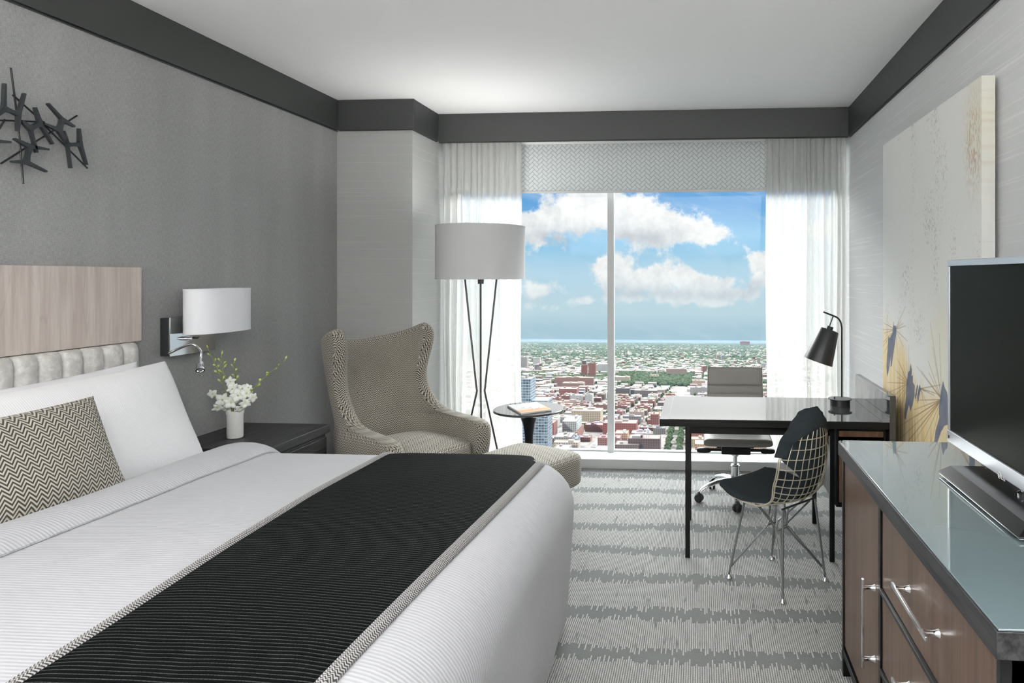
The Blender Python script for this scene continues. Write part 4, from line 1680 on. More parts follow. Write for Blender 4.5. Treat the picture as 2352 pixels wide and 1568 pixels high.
# z, half width, back y, front y of the tips, thickness
ROWS = [(.15, .285, -.20, .31, .085), (.24, .305, -.215, .335, .10), (.38, .322, -.235, .35, .11), (.50, .332, -.255, .36, .115), (.545, .333, -.262, .355, .115),
        (.572, .330, -.267, .335, .105), (.588, .326, -.272, .28, .09), (.598, .320, -.276, .17, .088), (.608, .315, -.282, .05, .09), (.63, .307, -.288, -.035, .09), (.67, .300, -.297, -.09, .09),
        (.73, .294, -.312, -.14, .09), (.80, .292, -.33, -.175, .09), (.87, .295, -.348, -.185, .09), (.94, .305, -.366, -.172, .09), (1.01, .316, -.385, -.150, .09), (1.07, .324, -.40, -.138, .085),
        (1.115, .326, -.41, -.145, .082), (1.142, .323, -.415, -.160, .072), (1.160, .318, -.418, -.180, .050)]
rings, uvs = [], []
for ri, (z, hw, yb_, yf_, th) in enumerate(ROWS):
    R_ = .26
    path = []
    n1, n2 = 9, 14
    ya = yb_ + R_
    if yf_ < ya + .01:
        ya = min(ya, yf_ - .002)
    Rr = ya - yb_
    for i in range(n1):
        path.append((hw, lerp(yf_, ya, i / n1)))
    for i in range(2 * n2 + 1):
        a = PI * i / (2 * n2)
        c_, s_ = math.cos(a), math.sin(a)
        path.append((hw * math.copysign(abs(c_) ** .72, c_), ya - Rr * abs(s_) ** .72))
    for i in range(1, n1 + 1):
        path.append((-hw, lerp(ya, yf_, i / n1)))
    m_ = len(path)
    L = [0]
    for i in range(1, m_):
        L.append(L[-1] + math.hypot(path[i][0] - path[i - 1][0], path[i][1] - path[i - 1][1]))
    outer, inner = [], []
    for i in range(m_):
        a, b_ = path[max(i - 1, 0)], path[min(i + 1, m_ - 1)]
        tx, ty = b_[0] - a[0], b_[1] - a[1]
        l_ = math.hypot(tx, ty) or 1
        nx, ny = -ty / l_, tx / l_        # points outwards on this winding
        f_ = L[i] / L[-1] * 2 - 1
        dip = -.075 * (1 - abs(f_) ** 1.6) * sstep(z, .85, 1.16) if z > .85 else 0
        fr = .02 * sstep(z, .9, 1.15) * sstep(abs(f_), .55, .95)
        px, py = path[i]
        dent = 0
        zz = z + dip
        for xb in (-.115, .115):
            dent += .035 * math.exp(-(((px - xb) / .05) ** 2 + ((zz - .83) / .05) ** 2)) if py < -.2 else 0
        outer.append((px + nx * th / 2, py + ny * th / 2, zz + fr))
        inner.append((px - nx * (th / 2 - dent), py - ny * (th / 2 - dent), zz + fr))
    ring, ur = [], []
    uc = L[-1] / 2
    for i in range(m_):
        ring.append(outer[i])
        ur.append((L[i] - uc, z))

    def tipc(o_, i_, base_u, sg):
        for k in (1, 2, 3):
            f_ = k / 4
            yy_ = lerp(o_[1], i_[1], f_) + math.sin(PI * f_) * th * .42
            ring.append((lerp(o_[0], i_[0], f_), yy_, o_[2] - .0 + math.sin(PI * f_) * .0))
            ur.append((base_u + sg * f_ * th, z))
    tipc(outer[-1], inner[-1], L[-1] - uc, 1)
    for i in range(m_ - 1, -1, -1):
        ring.append(inner[i])
        ur.append((L[i] - uc + .5 * .0 + th + .0, z))
    tipc(inner[0], outer[0], -uc, -1)
    ur.append((-uc - th, z))
    rings.append(ring)
    uvs.append(ur)
b = MB()
b.grid(rings, uvs, closed_u=True)
nr = len(rings[0])
# close the thin top edge between outer and inner skins
m_ = (nr - 6) // 2
tp = rings[-1]
mid = []
for i in range(m_):
    o_, i_ = tp[i], tp[m_ + 3 + (m_ - 1 - i)]
    mid.append(((o_[0] + i_[0]) / 2, (o_[1] + i_[1]) / 2, (o_[2] + i_[2]) / 2 + .006))
uo = [uvs[-1][i] for i in range(m_)]
b.grid([tp[:m_], mid, [tp[m_ + 3 + (m_ - 1 - i)] for i in range(m_)]], [uo, [(u, v_ + .015) for u, v_ in uo], [(u, v_ + .03) for u, v_ in uo]])
for side_ in (0, 1):
    if side_ == 0:
        ids = [tp[m_ - 1], tp[m_], tp[m_ + 1], tp[m_ + 2], tp[m_ + 3], mid[m_ - 1]]
    else:
        ids = [tp[nr - 4], tp[nr - 3], tp[nr - 2], tp[nr - 1], tp[0], mid[0]]
    b.ngon(ids, uv=[(q_[0], q_[2]) for q_ in ids])
o = b.build('upholstered_shell', M['herring'], ch, world=False, smooth=180)
merge(o, .0015)
o.modifiers.new('smooth', 'SUBSURF').render_levels = 1
# front rail under the cushion and the seat deck
b = MB()
superbox(b, .58, .56, .20, 8, 10, (0, .065, .26))
o = b.build('seat_base', M['herring'], ch, world=False, smooth=180)
b = MB()
superbox(b, .555, .60, .125, 5, 18, (0, .075, .415), .045)
o = b.build('seat_cushion', M['herring'], ch, world=False, smooth=180)
for xb in (-.115, .115):
    mb = MB().lathe([(.0, .010), (.010, .008), (.014, .0)], 14, (xb, -.305, .80), R=Matrix.Rotation(-PI / 2, 3, 'X'))
    mb.build('button', M['herring'], ch, world=False, smooth=180)
for sx_ in (-1, 1):
    for sy_ in (-1, 1):
        MB().tube([(sx_ * .24, sy_ * .22 + .05, .2), (sx_ * .27, sy_ * .24 + .05, 0)], [.02, .012], 12).build('leg', M['black'], ch, world=False, smooth=40)

ot = thing('ottoman', 'low herringbone tweed ottoman at the foot end of the bed', 'ottoman', (-1.035, 3.97, 0), CH_ROT)
b = MB()
superbox(b, .46, .54, .21, 7, 18, (0, 0, .325), .018)
b.build('cushion_top', M['herring'], ot, world=False, smooth=180)
for sx_ in (-1, 1):
    for sy_ in (-1, 1):
        MB().tube([(sx_ * .15, sy_ * .18, .24), (sx_ * .16, sy_ * .19, 0)], [.018, .011], 12).build('leg', M['black'], ot, world=False, smooth=40)

# ------------------------------------------------------------------ floor lamp
LX, LY = -1.532, 4.60
fl = thing('floor_lamp', 'floor lamp with big grey drum shade on three thin bent rods', 'floor lamp', (LX, LY, 0))
b = MB()
n = 56
b.grid([[(LX + .305 * math.cos(2 * PI * k / n), LY + .305 * math.sin(2 * PI * k / n), z) for k in range(n)] for z in (1.475, 1.65, 1.842)], closed_u=True)
b.grid([[(LX + .301 * math.cos(2 * PI * k / n), LY + .301 * math.sin(2 * PI * k / n), z) for k in range(n)] for z in (1.475, 1.842)], closed_u=True, flip=True)
sh = b.build('shade', M['shadewhite'], fl, smooth=180)
for za in (1.473, 1.834):
    b = MB()
    b.grid([[(LX + e * math.cos(2 * PI * k / n), LY + e * math.sin(2 * PI * k / n), z) for k in range(n)] for e, z in ((.299, za), (.3065, za), (.3065, za + .010), (.299, za + .010))], closed_u=True)
    b.build('hem', M['shadewhite'], sh, smooth=40)
b = MB()
for k in range(3):
    a = 2 * PI * k / 3
    b.tube([(LX, LY, 1.80), (LX + .302 * math.cos(a), LY + .302 * math.sin(a), 1.80)], .003, 6)
b.lathe([(.02, 1.44), (.022, 1.47), (.022, 1.80), (.01, 1.81)], 14, (LX, LY, 0))
b.build('shade_fitter', M['rodgrey'], fl, smooth=40)
MB().lathe([(.02, 1.56), (.034, 1.6), (.034, 1.64), (.01, 1.67)], 16, (LX + .055, LY, 0)).build('bulb', M['porcelain'], fl, smooth=60)
for ang in (168, 48, 288):
    a = math.radians(ang)
    ca_, sa_ = math.cos(a), math.sin(a)
    b = MB().tube([(LX + .128 * ca_, LY + .128 * sa_, 1.505), (LX + .125 * ca_, LY + .125 * sa_, 1.47), (LX + .034 * ca_, LY + .034 * sa_, .71), (LX + .030 * ca_, LY + .030 * sa_, .69),
                    (LX + .034 * ca_, LY + .034 * sa_, .67), (LX + .20 * ca_, LY + .16 * sa_, .012)], .0065, 10)
    b.tube([(LX + .128 * ca_, LY + .128 * sa_, 1.50), (LX + .0 * ca_, LY + .0 * sa_, 1.50)], .004, 8)
    b.build('rod', M['rodgrey'], fl, smooth=50)

l = bpy.data.lights.new('floor_lamp_fill', 'AREA')      # added fill inside the unlit lamp, aimed up to brighten the ceiling
l.shape = 'DISK'
l.size = 0.46
l.energy = 7.5
l.color = (1.0, 0.98, 0.95)
o = bpy.data.objects.new('floor_lamp_fill', l)
COL.objects.link(o)
o.location = (LX, LY, 1.72)
o.rotation_euler = (PI, 0, 0)

# ------------------------------------------------------------------ side table with a book
TX, TY = -1.215, 4.70
tb = thing('side_table', 'round smoked glass side table on a flared black pedestal', 'side table', (TX, TY, 0))
MB().lathe([(.0, .536), (.243, .536), (.250, .540), (.250, .549), (.246, .553), (.0, .553)], 64, (TX, TY, 0), capb=False, capt=False).build('tabletop', M['tabglass'], tb, smooth=35)
MB().lathe([(.0, .0), (.17, .0), (.172, .008), (.12, .03), (.06, .075), (.035, .14), (.028, .25), (.030, .36), (.042, .44), (.065, .50), (.12, .528), (.14, .536), (.0, .536)], 48, (TX, TY, 0), capb=False, capt=False).build('pedestal', M['black'], tb, smooth=50)

cal = thing('wirebound_book', 'wire bound picture book lying on the round side table', 'book', (-1.20, 4.68, .553))
A_ = V((-1.385, 4.745, .554))
B_ = V((-1.205, 4.885, .554))
C_ = V((-1.035, 4.625, .554))
D_ = V((-1.21, 4.475, .554))
b = MB().prism([D_, C_, B_, A_], (0, 0, .010))
b.build('pages', M['paper'], cal, bevel=.001)
m_, t = material('book_cover_print')
y_ = t.xyz(t.uv())[1]
rp = t.n('ShaderNodeValToRGB')
t.put(rp.inputs[0], y_)
e = rp.color_ramp.elements
e[0].position, e[0].color = 0, (.62, .38, .24, 1)
e[1].position, e[1].color = 1, (.52, .53, .55, 1)
for ps, c in ((.18, (.45, .25, .14, 1)), (.32, (.55, .40, .30, 1)), (.45, (.47, .45, .44, 1))):
    e.new(ps).color = c
finish(t, rp.outputs[0], .8, spec=.1)
cv = [q_ + V((0, 0, .0112)) for q_ in (D_, C_, B_, A_)]
ctr = sum(cv, V()) / 4
cv = [ctr + (q_ - ctr) * .99 for q_ in cv]
b = MB().prism([q_ - V((0, 0, .0012)) for q_ in cv], (0, 0, .0012))
b.uv[1] = [(0, 0), (1, 0), (1, 1), (0, 1)]
cover = b.build('cover', m_, cal)
ex, ey = (cv[1] - cv[0]), (cv[3] - cv[0])
b = MB()
for k, (fx, fy, an, ln) in enumerate(((.5, .5, 2.2, .26), (.5, .5, 1.2, .2), (.5, .5, .4, .2), (.5, .5, 2.9, .24), (.5, .5, 3.7, .2), (.5, .5, 5.2, .36), (.56, .36, 5.9, .2), (.56, .36, 4.6, .2))):
    c0 = cv[0] + ex * fx + ey * fy + V((0, 0, .0006))
    d_ = (ex.normalized() * math.cos(an) + ey.normalized() * math.sin(an)) * ln * .26
    s_ = V((-d_.y, d_.x, 0)).normalized() * .010
    b.prism([c0 - s_ * .5, c0 + d_ * .5 - s_, c0 + d_, c0 + d_ * .5 + s_, c0 + s_ * .5], (0, 0, .0004 + .00004 * k))
b.build('cover_picture', M['black'], cover)
for k in range(6):
    f_ = .1 + .16 * k
    c0 = A_ * (1 - f_) + B_ * f_ + V((0, 0, .009))
    nrm = (A_ - D_).normalized()
    pts = [c0 + nrm * (.010 * math.cos(a)) + V((0, 0, .012 * math.sin(a))) for a in [2 * PI * i / 14 for i in range(14)]]
    MB().tube(pts, .0009, 6, closed=True).build('wire_ring', M['darkmetal'], cal, smooth=60)

# ------------------------------------------------------------------ desk
DX0, DX1, DY0, DY1, DZ = -.211, .965, 3.495, 4.165, .75
dk = thing('desk', 'black desk with a dark glass top and slim square legs in front of the window', 'desk', (.4, 3.83, 0))
MB().box2((DX0, DY0, .712), (DX1, DY1, .748)).build('top', M['blackwoodx'], dk, bevel=.001)
gl = MB()
gl.box2((DX0 + .05, DY0 + .004, .7482), (DX1 - .035, DY1 - .004, .7500)).build('glass_top', M['deskglass'], dk)
for xa, xb in ((DX0, DX0 + .047), (DX1 - .032, DX1)):
    MB().box2((xa, DY0, .7482), (xb, DY1, .7500)).build('edge_strip', M['deskglass'], dk)
MB().box2((DX0 + .047, DY0, .748), (DX0 + .050, DY1, .7502)).build('inlay', M['rubber'], dk)
for ya in (DY0 + .06, DY1 - .05):
    MB().box2((-.05, ya, .662), (.70, ya + .025, .712)).build('rail', M['black'], dk, bevel=.001)
for x, y in ((-.066, 3.575), (-.066, 4.12), (.690, 3.575), (.690, 4.12)):
    MB().box2((x - .0125, y - .0125, 0), (x + .0125, y + .0125, .712)).build('leg', M['black'], dk, bevel=.0015)
b = MB().box2((.705, 3.53, .30), (.715, 4.13, .712)).box2((.715, 3.53, .30), (.955, 4.13, .315)).box2((.945, 3.53, .30), (.957, 4.13, .712)).box2((.715, 4.11, .30), (.945, 4.13, .712)).box2((.715, 3.53, .695), (.945, 4.13, .712))
b.build('cabinet', M['black'], dk, bevel=.001)
for z0_, z1_ in ((.665, .695), (.325, .640)):
    dr = MB().box2((.718, 3.527, z0_), (.942, 3.547, z1_)).build('drawer', M['walnut'], dk, bevel=.001)
    MB().box2((.735, 3.512, z1_ - .042 if z1_ < .66 else z0_ - .022), (.925, 3.527, (z1_ - .034) if z1_ < .66 else z0_ - .014)).build('pull', M['steel'], dr, bevel=.001)
b = MB().box2((.965, 3.495, .0), (.995, 4.26, .885))
b.build('side_panel', M['deskglass'], dk, bevel=.001)

# desk lamp
DLX, DLY = on_z(1922, 924, .75).x, 3.93
dl = thing('desk_lamp', 'matte black desk lamp with tilted cone shade and bent pole', 'desk lamp', (DLX, DLY, .75))
MB().lathe([(.0, .7502), (.056, .7502), (.056, .786), (.0665, .787), (.0665, .791), (.0, .7915)], 40, (DLX, DLY, 0), capb=False, capt=False).build('base', M['blackmetal'], dl, smooth=40)
MB().lathe([(.004, .791), (.004, .800), (.005, .802), (.003, .804)], 10, (DLX - .035, DLY - .02, 0)).build('switch', M['blackmetal'], dl, smooth=40)
pl = lambda u, v: on_y(u, v, DLY)
pole = [pl(1933.5, 912), pl(1933.5, 830), pl(1933.5, 760)] + bez([pl(1933.5, 752), pl(1931, 740), pl(1924, 730), pl(1914, 725)], 12) + [pl(1891, 716)]
MB().tube(pole, .0050, 12).build('pole', M['blackmetal'], dl, smooth=60)
MB().tube([pl(1914, 725), pl(1904, 752)], .0035, 10).build('hanger', M['blackmetal'], dl, smooth=60)
ax = (pl(1878, 834) - pl(1905, 757)).normalized()
R = (-ax).to_track_quat('Z', 'Y').to_matrix()
top_ = pl(1905, 757)
Ls = (pl(1879, 830) - top_).length
b = MB().lathe([(.018, .020), (.018, .003), (.051, 0), (.055, -.005), (.084, -Ls), (.081, -Ls), (.052, -.008), (.0, -.006)], 44, top_, R=R, capb=True, capt=False)
b.build('shade', M['blackmetal'], dl, smooth=35)
MB().lathe([(.012, -.01), (.014, -.05), (.026, -.09), (.022, -.125), (.004, -.135)], 18, top_, R=R).build('bulb', M['porcelain'], dl, smooth=60)

# ------------------------------------------------------------------ office chair
OX, OY = .235, 4.53
oc = thing('office_chair', 'grey leather swivel office chair with chrome star base behind the desk', 'office chair', (OX, OY, 0))
for k in range(5):
    a = math.radians(272 + 72 * k - 2)
    c_, s_ = math.cos(a), math.sin(a)
    prof = [(.02, .125, .030, .024), (.07, .128, .026, .018), (.13, .122, .023, .015), (.19, .105, .021, .014), (.235, .082, .020, .014), (.252, .062, .017, .014)]
    rings = []
    for rr, z, hw, hh in prof:
        rings.append([(OX + rr * c_ - s_ * hw * math.cos(q_), OY + rr * s_ + c_ * hw * math.cos(q_), z + hh * math.sin(q_)) for q_ in [2 * PI * i / 14 for i in range(14)]])
    b = MB().grid(rings, closed_u=True, flip=True)
    b.ngon(rings[-1])
    b.ngon(rings[0][::-1])
    lg = b.build('leg', M['chrome'], oc, smooth=60)
    cx, cy = OX + .255 * c_, OY + .255 * s_
    b = MB()
    ra = a + .9
    tx, ty = math.cos(ra), math.sin(ra)
    for sg in (-1, 1):
        Rw = V((tx * sg, ty * sg, 0)).to_track_quat('Z', 'Y').to_matrix()
        b.lathe([(.0, .005), (.026, .005), (.028, .009), (.028, .017), (.024, .022), (.0, .022)], 24, (cx, cy, .028), R=Rw, capb=False, capt=False)
    b.tube([(cx, cy, .028), (cx, cy, .068)], .009, 10)
    b.lathe([(.022, .042), (.020, .056), (.010, .064)], 16, (cx, cy, 0))
    b.build('caster', M['rubber'], lg, smooth=40)
MB().lathe([(.026, .085), (.034, .10), (.034, .135), (.030, .15), (.030, .225), (.024, .228)], 28, (OX, OY, 0)).build('hub', M['chrome'], oc, smooth=40)
b = MB().lathe([(.026, .228), (.026, .234), (.015, .236), (.015, .285), (.022, .287), (.030, .30), (.032, .325)], 24, (OX, OY, 0))
b.build('gas_lift', M['chrome'], oc, smooth=40)
b = MB().box2((OX - .095, OY - .12, .325), (OX + .095, OY + .13, .375))
b.box2((OX - .125, OY - .03, .345), (OX - .09, OY + .0, .372)).box2((OX + .09, OY - .03, .345), (OX + .125, OY + .0, .372))
b.build('mechanism', M['black'], oc, bevel=.006)
for sg in (-1, 1):
    b = MB().tube([(OX + sg * .09, OY - .07, .345), (OX + sg * .17, OY - .07, .345)], .010, 10)
    superbox(b, .095, .045, .034, 3.5, 8, (OX + sg * .21, OY - .07, .342))
    b.build('lever', M['black'], oc, smooth=60)
    b = MB().tube([(OX + sg * .09, OY - .05, .380), (OX + sg * .14, OY - .05, .382), (OX + sg * .175, OY - .05, .412)], .006, 8)
    b.build('seat_bracket', M['black'], oc, smooth=50)
b = MB()
secs = [(-.255, .0), (-.20, .0), (-.12, 0), (-.04, 0), (.04, 0), (.12, 0), (.20, 0)]


def ribbed_pad(P0, along, across, normal, L, Wd, th, seams_, n=60, m=22, widen=0.0, bow=0.0):
    """upholstered slab with stitched grooves across its length"""
    mb = MB()
    P0, along, across, normal = V(P0), V(along), V(across), V(normal)
    rings = []
    for i in range(n + 1):
        f_ = i / n
        g_ = min([abs(f_ - s_) for s_ in seams_] + [1])
        dip = .007 * math.exp(-(g_ / .008) ** 2)
        endf = min(1, min(f_, 1 - f_) / .06)
        te = th * (math.sqrt(max(0, 1 - (1 - endf) ** 2)) * .85 + .15)
        w_ = Wd / 2 + widen * f_
        ring = []
        for k in range(m):
            a = 2 * PI * k / m
            cx_, sy_ = math.cos(a), math.sin(a)
            xx = w_ * math.copysign(abs(cx_) ** .22, cx_)
            zz = (te / 2 - dip) * math.copysign(abs(sy_) ** .55, sy_)
            ring.append(P0 + along * (f_ * L) + across * xx + normal * (zz + bow * (1 - (xx / (w_ or 1)) ** 2)))
        rings.append(ring)
    mb.grid(rings, closed_u=True)
    mb.ngon(rings[0][::-1])
    mb.ngon(rings[-1])
    return mb


ribbed_pad((OX + .005, OY - .285, .440), (0, 1, .02), (1, 0, 0), (0, 0, 1), .47, .435, .055, [.35, .52, .69, .86]).build('seat', M['greyleather'], oc, smooth=70)
bdir = V((0, .13, .99)).normalized()
bn = V((0, -.99, .13)).normalized()
ribbed_pad((OX + .010, OY + .185, .43), bdir, (1, 0, 0), bn, .425, .40, .03, [.14, .28, .42, .555, .70], widen=-.008).build('backrest', M['greyleather'], oc, smooth=70)
for sg in (-1, 1):
    b = MB().tube(bez([(OX + sg * .10, OY - .10, .400), (OX + sg * .11, OY + .12, .400), (OX + sg * .12, OY + .215, .43), (OX + sg * .12, OY + .262, .80)], 24), .009, 10)
    b.build('side_bar', M['chrome'], oc, smooth=60)

# ------------------------------------------------------------------ wire chair with black pads
WC = thing('wire_chair', 'wire shell side chair with black seat pad and black back cover beside the cabinet', 'chair', (.378, 3.345, 0), PI / 4)
PROF = bez([(0, .225, .452), (0, .14, .437), (0, .02, .418), (0, -.10, .418), (0, -.175, .45), (0, -.215, .53), (0, -.235, .64), (0, -.245, .75), (0, -.245, .875)], 80)
WTAB = [(0, .17), (.06, .205), (.18, .232), (.35, .225), (.45, .205), (.58, .200), (.72, .195), (.85, .165), (.93, .12), (.975, .075), (1.0, .02)]


def shell(s, q_, off=0.0):
    k = s * 80
    i = min(int(k), 79)
    c_ = PROF[i].lerp(PROF[i + 1], k - i)
    tg = (PROF[min(i + 2, 80)] - PROF[max(i - 1, 0)]).normalized()
    nr_ = V((0, tg.z, -tg.y))         # towards the sitter / up
    if nr_.z < 0 and s < .3:
        nr_ = -nr_
    nr_ = V((0, -tg.z, tg.y)) if (V((0, -tg.z, tg.y)).z >= 0 and s < .4) or (s >= .4 and V((0, -tg.z, tg.y)).y > 0) else V((0, tg.z, -tg.y))
    w = interp(s, WTAB)
    up = .012 + .062 * sstep(s, .30, .62) - .03 * sstep(s, .8, 1.0)
    up += .03 * sstep(.12, 0, 1) * 0
    return V((q_ * w, c_.y, c_.z)) + nr_ * (up * abs(q_) ** 2.2 + off)


b = MB()
nq = 11
for k in range(nq + 1):
    q_ = -1 + 2 * k / nq
    if abs(q_) > .99:
        continue
    s1 = 1 - .17 * abs(q_) ** 2.5
    b.tube([shell(lerp(.02, s1, i / 46), q_) for i in range(47)], .0023, 6)
for k in range(17):
    s_ = .06 + .86 * k / 16
    b.tube([shell(s_, -1 + 2 * i / 18) for i in range(19)], .0023, 6)
b.build('wire_mesh', M['wire'], WC, world=False, smooth=60)
for e in (1.0, .965):
    loop = [shell(i / 60, -e) for i in range(61)] + [shell(1 - i / 60, e) for i in range(61)]
    MB().tube(loop, .0034, 8, closed=True).build('rim', M['wire'], WC, world=False, smooth=60)


def pad(s0, s1, wfun, th, ns_=34, nq_=18, back=False, name='seat_pad'):
    top, bot = [], []
    for i in range(ns_ + 1):
        f_ = i / ns_
        s_ = lerp(s0, s1, f_)
        e = (1 - abs(2 * f_ - 1) ** 5)
        rt, rb = [], []
        for j in range(nq_ + 1):
            g_ = 2 * j / nq_ - 1
            q_ = g_ * wfun(f_)
            ed = (1 - abs(g_) ** 5)
            rt.append(shell(s_, q_, .005 + th * (.25 + .75 * (e * ed) ** .5)))
            rb.append(shell(s_, q_, .004))
        top.append(rt)
        bot.append(rb)
    mb = MB().grid(top, flip=True)
    mb.grid(bot)
    for idx in (0, nq_):
        mb.grid([[bot[i][idx], top[i][idx]] for i in range(ns_ + 1)], flip=(idx == 0))
    for i in (0, ns_):
        mb.grid([bot[i], top[i]], flip=(i == ns_))
    return mb.build(name, M['felt'], WC, world=False, smooth=70)


pad(-.0, .44, lambda f_: 1.04 if f_ < .5 else lerp(1.04, .40, sstep(f_, .5, 1.0)), .020)
pad(.46, .985, lambda f_: interp(f_, [(0, .30), (.35, .42), (.62, .99), (.8, 1.02), (1, 1.02)]), .016, back=True, name='back_pad')
# the hood of the back pad that wraps over the top and down the sides
P = []
nf = 12
for i in range(2 * nf + 3):
    row = []
    for j in range(45):
        tt = 2 * j / 44 - 1
        sg, at = (-1 if tt < 0 else 1), abs(tt)
        sr, qr = lerp(1.0, .77, at), 1.03 * min(1, at / .05)
        si = sr - .08 * (1 - at)
        qi = interp(at, [(0, 0), (.12, .45), (.3, .74), (.5, .85), (1, .92)])
        if i <= nf:
            f_, off = i / nf, -.010
        elif i == nf + 1:
            f_, off = 1.0, .006
        else:
            f_, off = 1 - (i - nf - 2) / nf, .021
        w_ = shell(lerp(si, sr, f_), sg * lerp(qi, qr, f_), off)
        if i == nf + 1:
            c_ = shell(.80, 0)
            w_ += (w_ - c_).normalized() * .014
        row.append(w_)
    P.append(row)
MB().grid(P).build('back_cover', M['felt'], WC, world=False, smooth=180)
# base
fs = .1665
TOPZ, MZ = .405, .262
for sx_ in (-1, 1):
    for sy_ in (-1, 1):
        ft = V((sx_ * fs, sy_ * fs, .016))
        tp_ = V((sx_ * .125, sy_ * .115 - .02, TOPZ))
        b = MB().tube([ft, ft + (tp_ - ft) * .06, tp_], .0058, 8)
        lg = b.build('leg', M['legwire'], WC, world=False, smooth=60)
        low = ft.lerp(tp_, .10)
        j_ = V((sx_ * .022, sy_ * .040, MZ))
        b = MB().tube([low, j_, V((-sx_ * .085, sy_ * .115 - .02, TOPZ))], .0045, 8)
        b.build('brace', M['legwire'], lg, world=False, smooth=30)
        b = MB().tube([low + V((0, 0, .004)), V((sx_ * .040, sy_ * .022, MZ + .012)), V((sx_ * .12, -sy_ * .07 - .02, TOPZ))], .0045, 8)
        b.build('brace', M['legwire'], lg, world=False, smooth=30)
        MB().lathe([(.016, 0), (.0165, .003), (.012, .010), (.006, .018)], 20, (ft.x, ft.y, 0)).build('foot', M['chrome'], lg, world=False, smooth=40)
for sy_ in (-1, 1):
    MB().tube([(-.04, sy_ * .04, MZ), (.04, sy_ * .04, MZ)], .0045, 8).build('crossbar', M['legwire'], WC, world=False, smooth=60)
b = MB().tube([(-.13, .105, TOPZ + .004), (.13, .105, TOPZ + .004)], .005, 8).tube([(-.13, -.135, TOPZ + .004), (.13, -.135, TOPZ + .004)], .005, 8)
b.build('seat_bar', M['blackmetal'], WC, world=False, smooth=60)

# ------------------------------------------------------------------ low cabinet with glass top
KX0, KX1, KY0, KY1, KZ = .522, 1.12, 1.222, 2.585, .875
cr = thing('cabinet', 'long walnut and black oak cabinet with pale glass top under the television', 'cabinet', (.82, 1.9, 0))
MB().box2((KX0, KY0, KZ - .054), (KX1, KY1, KZ - .004)).build('top', M['blackwood'], cr, bevel=.0015)
MB().box2((KX0 + .004, KY0 + .003, KZ - .004), (KX1, KY1 - .003, KZ)).build('glass_top', M['bluglass'], cr, bevel=.001)
b = MB().box2((KX0 + .03, KY0 + .012, .10), (KX1, KY1 - .02, KZ - .054))
b.box2((KX0 + .012, KY0 + .012, .0), (KX0 + .06, KY0 + .06, .11)).box2((KX0 + .012, KY1 - .035, .0), (KX0 + .05, KY1 - .010, KZ - .054))
b.box2((KX1 - .06, KY0 + .012, .0), (KX1 - .01, KY0 + .06, .11)).box2((KX1 - .06, KY1 - .06, .0), (KX1 - .01, KY1 - .012, .11))
b.box2((KX0 + .012, KY0 + .012, .075), (KX0 + .045, KY1 - .012, .10))
b.box2((KX0 + .012, 2.035, .08), (KX0 + .04, 2.058, KZ - .054))
b.box2((KX0 + .012, KY0 + .012, .0), (KX1, KY0 + .03, KZ - .054))
b.build('carcass', M['black'], cr, bevel=.0015)
FX0, FX1 = KX0 + .017, KX0 + .034
dr = MB().box2((FX0, 2.062, .115), (FX1, KY1 - .020, KZ - .058)).build('door', M['walnut'], cr, bevel=.0015)


def bar_handle(parent, p0, p1, out=.036):
    p0, p1 = V(p0), V(p1)
    b_ = MB()
    dvec = (p1 - p0).normalized()
    L_ = (p1 - p0).length
    c_ = (p0 + p1) / 2
    size = (.007, L_, .011) if abs(dvec.y) > .5 else (.007, .011, L_)
    b_.box((c_.x - out, c_.y, c_.z), size)
    h_ = b_.build('handle', M['chrome'], parent, bevel=.001)
    for f_ in (.10, .90):
        b_ = MB()
        q_ = p0.lerp(p1, f_)
        R_ = V((-1, 0, 0)).to_track_quat('Z', 'Y').to_matrix()
        b_.lathe([(.0105, 0), (.008, .006), (.0065, .016), (.0075, .030), (.0095, out)], 18, q_, R=R_)
        b_.build('post', M['chrome'], h_, smooth=50)


bar_handle(dr, (FX0, 2.118, .285), (FX0, 2.118, .560))
tiers = [(.575, KZ - .060), (.335, .556), (.115, .318)]
for i, (a, c) in enumerate(tiers):
    d_ = MB().box2((FX0, KY0 + .036, a), (FX1, 2.030, c)).build('drawer', M['walnut'], cr, bevel=.0015)
    bar_handle(d_, (FX0, 1.53, (a + c) / 2 - .005), (FX0, 1.80, (a + c) / 2 - .005))
    if i:
        MB().box2((KX0 + .008, KY0 + .036, c + .003), (KX0 + .03, 2.033, c + .016)).build('divider', M['blackwood'], cr, bevel=.001)

# ------------------------------------------------------------------ television
TVX, TVY0, TVY1, TVZ0, TVZ1 = .850, 1.34, 2.362, .935, 1.551
tv = thing('television', 'flat screen television with silver frame standing on the cabinet', 'television', (.88, 1.86, KZ))
MB().box2((TVX + .004, TVY0, TVZ0), (TVX + .05, TVY1, TVZ1)).box2((TVX + .05, TVY0 + .12, TVZ0 + .1), (TVX + .10, TVY1 - .12, TVZ1 - .12)).build('back_shell', M['black'], tv, bevel=.006)
b = MB().box2((TVX - .006, TVY0, TVZ0 - .002), (TVX + .012, TVY1, TVZ0 + .038)).box2((TVX - .004, TVY0, TVZ1 - .020), (TVX + .012, TVY1, TVZ1))
b.box2((TVX - .004, TVY1 - .012, TVZ0 + .038), (TVX + .012, TVY1, TVZ1 - .020)).box2((TVX - .004, TVY0, TVZ0 + .038), (TVX + .012, TVY0 + .012, TVZ1 - .020))
fr_ = b.build('frame', M['silver'], tv, bevel=.002)
MB().box2((TVX + .001, TVY0 + .012, TVZ0 + .038), (TVX + .008, TVY1 - .012, TVZ1 - .020)).build('screen', M['screen'], tv)
MB().box2((TVX - .0075, TVY1 - .022, TVZ0 + .012), (TVX - .005, TVY1 - .014, TVZ0 + .022)).build('sensor', M['black'], fr_)
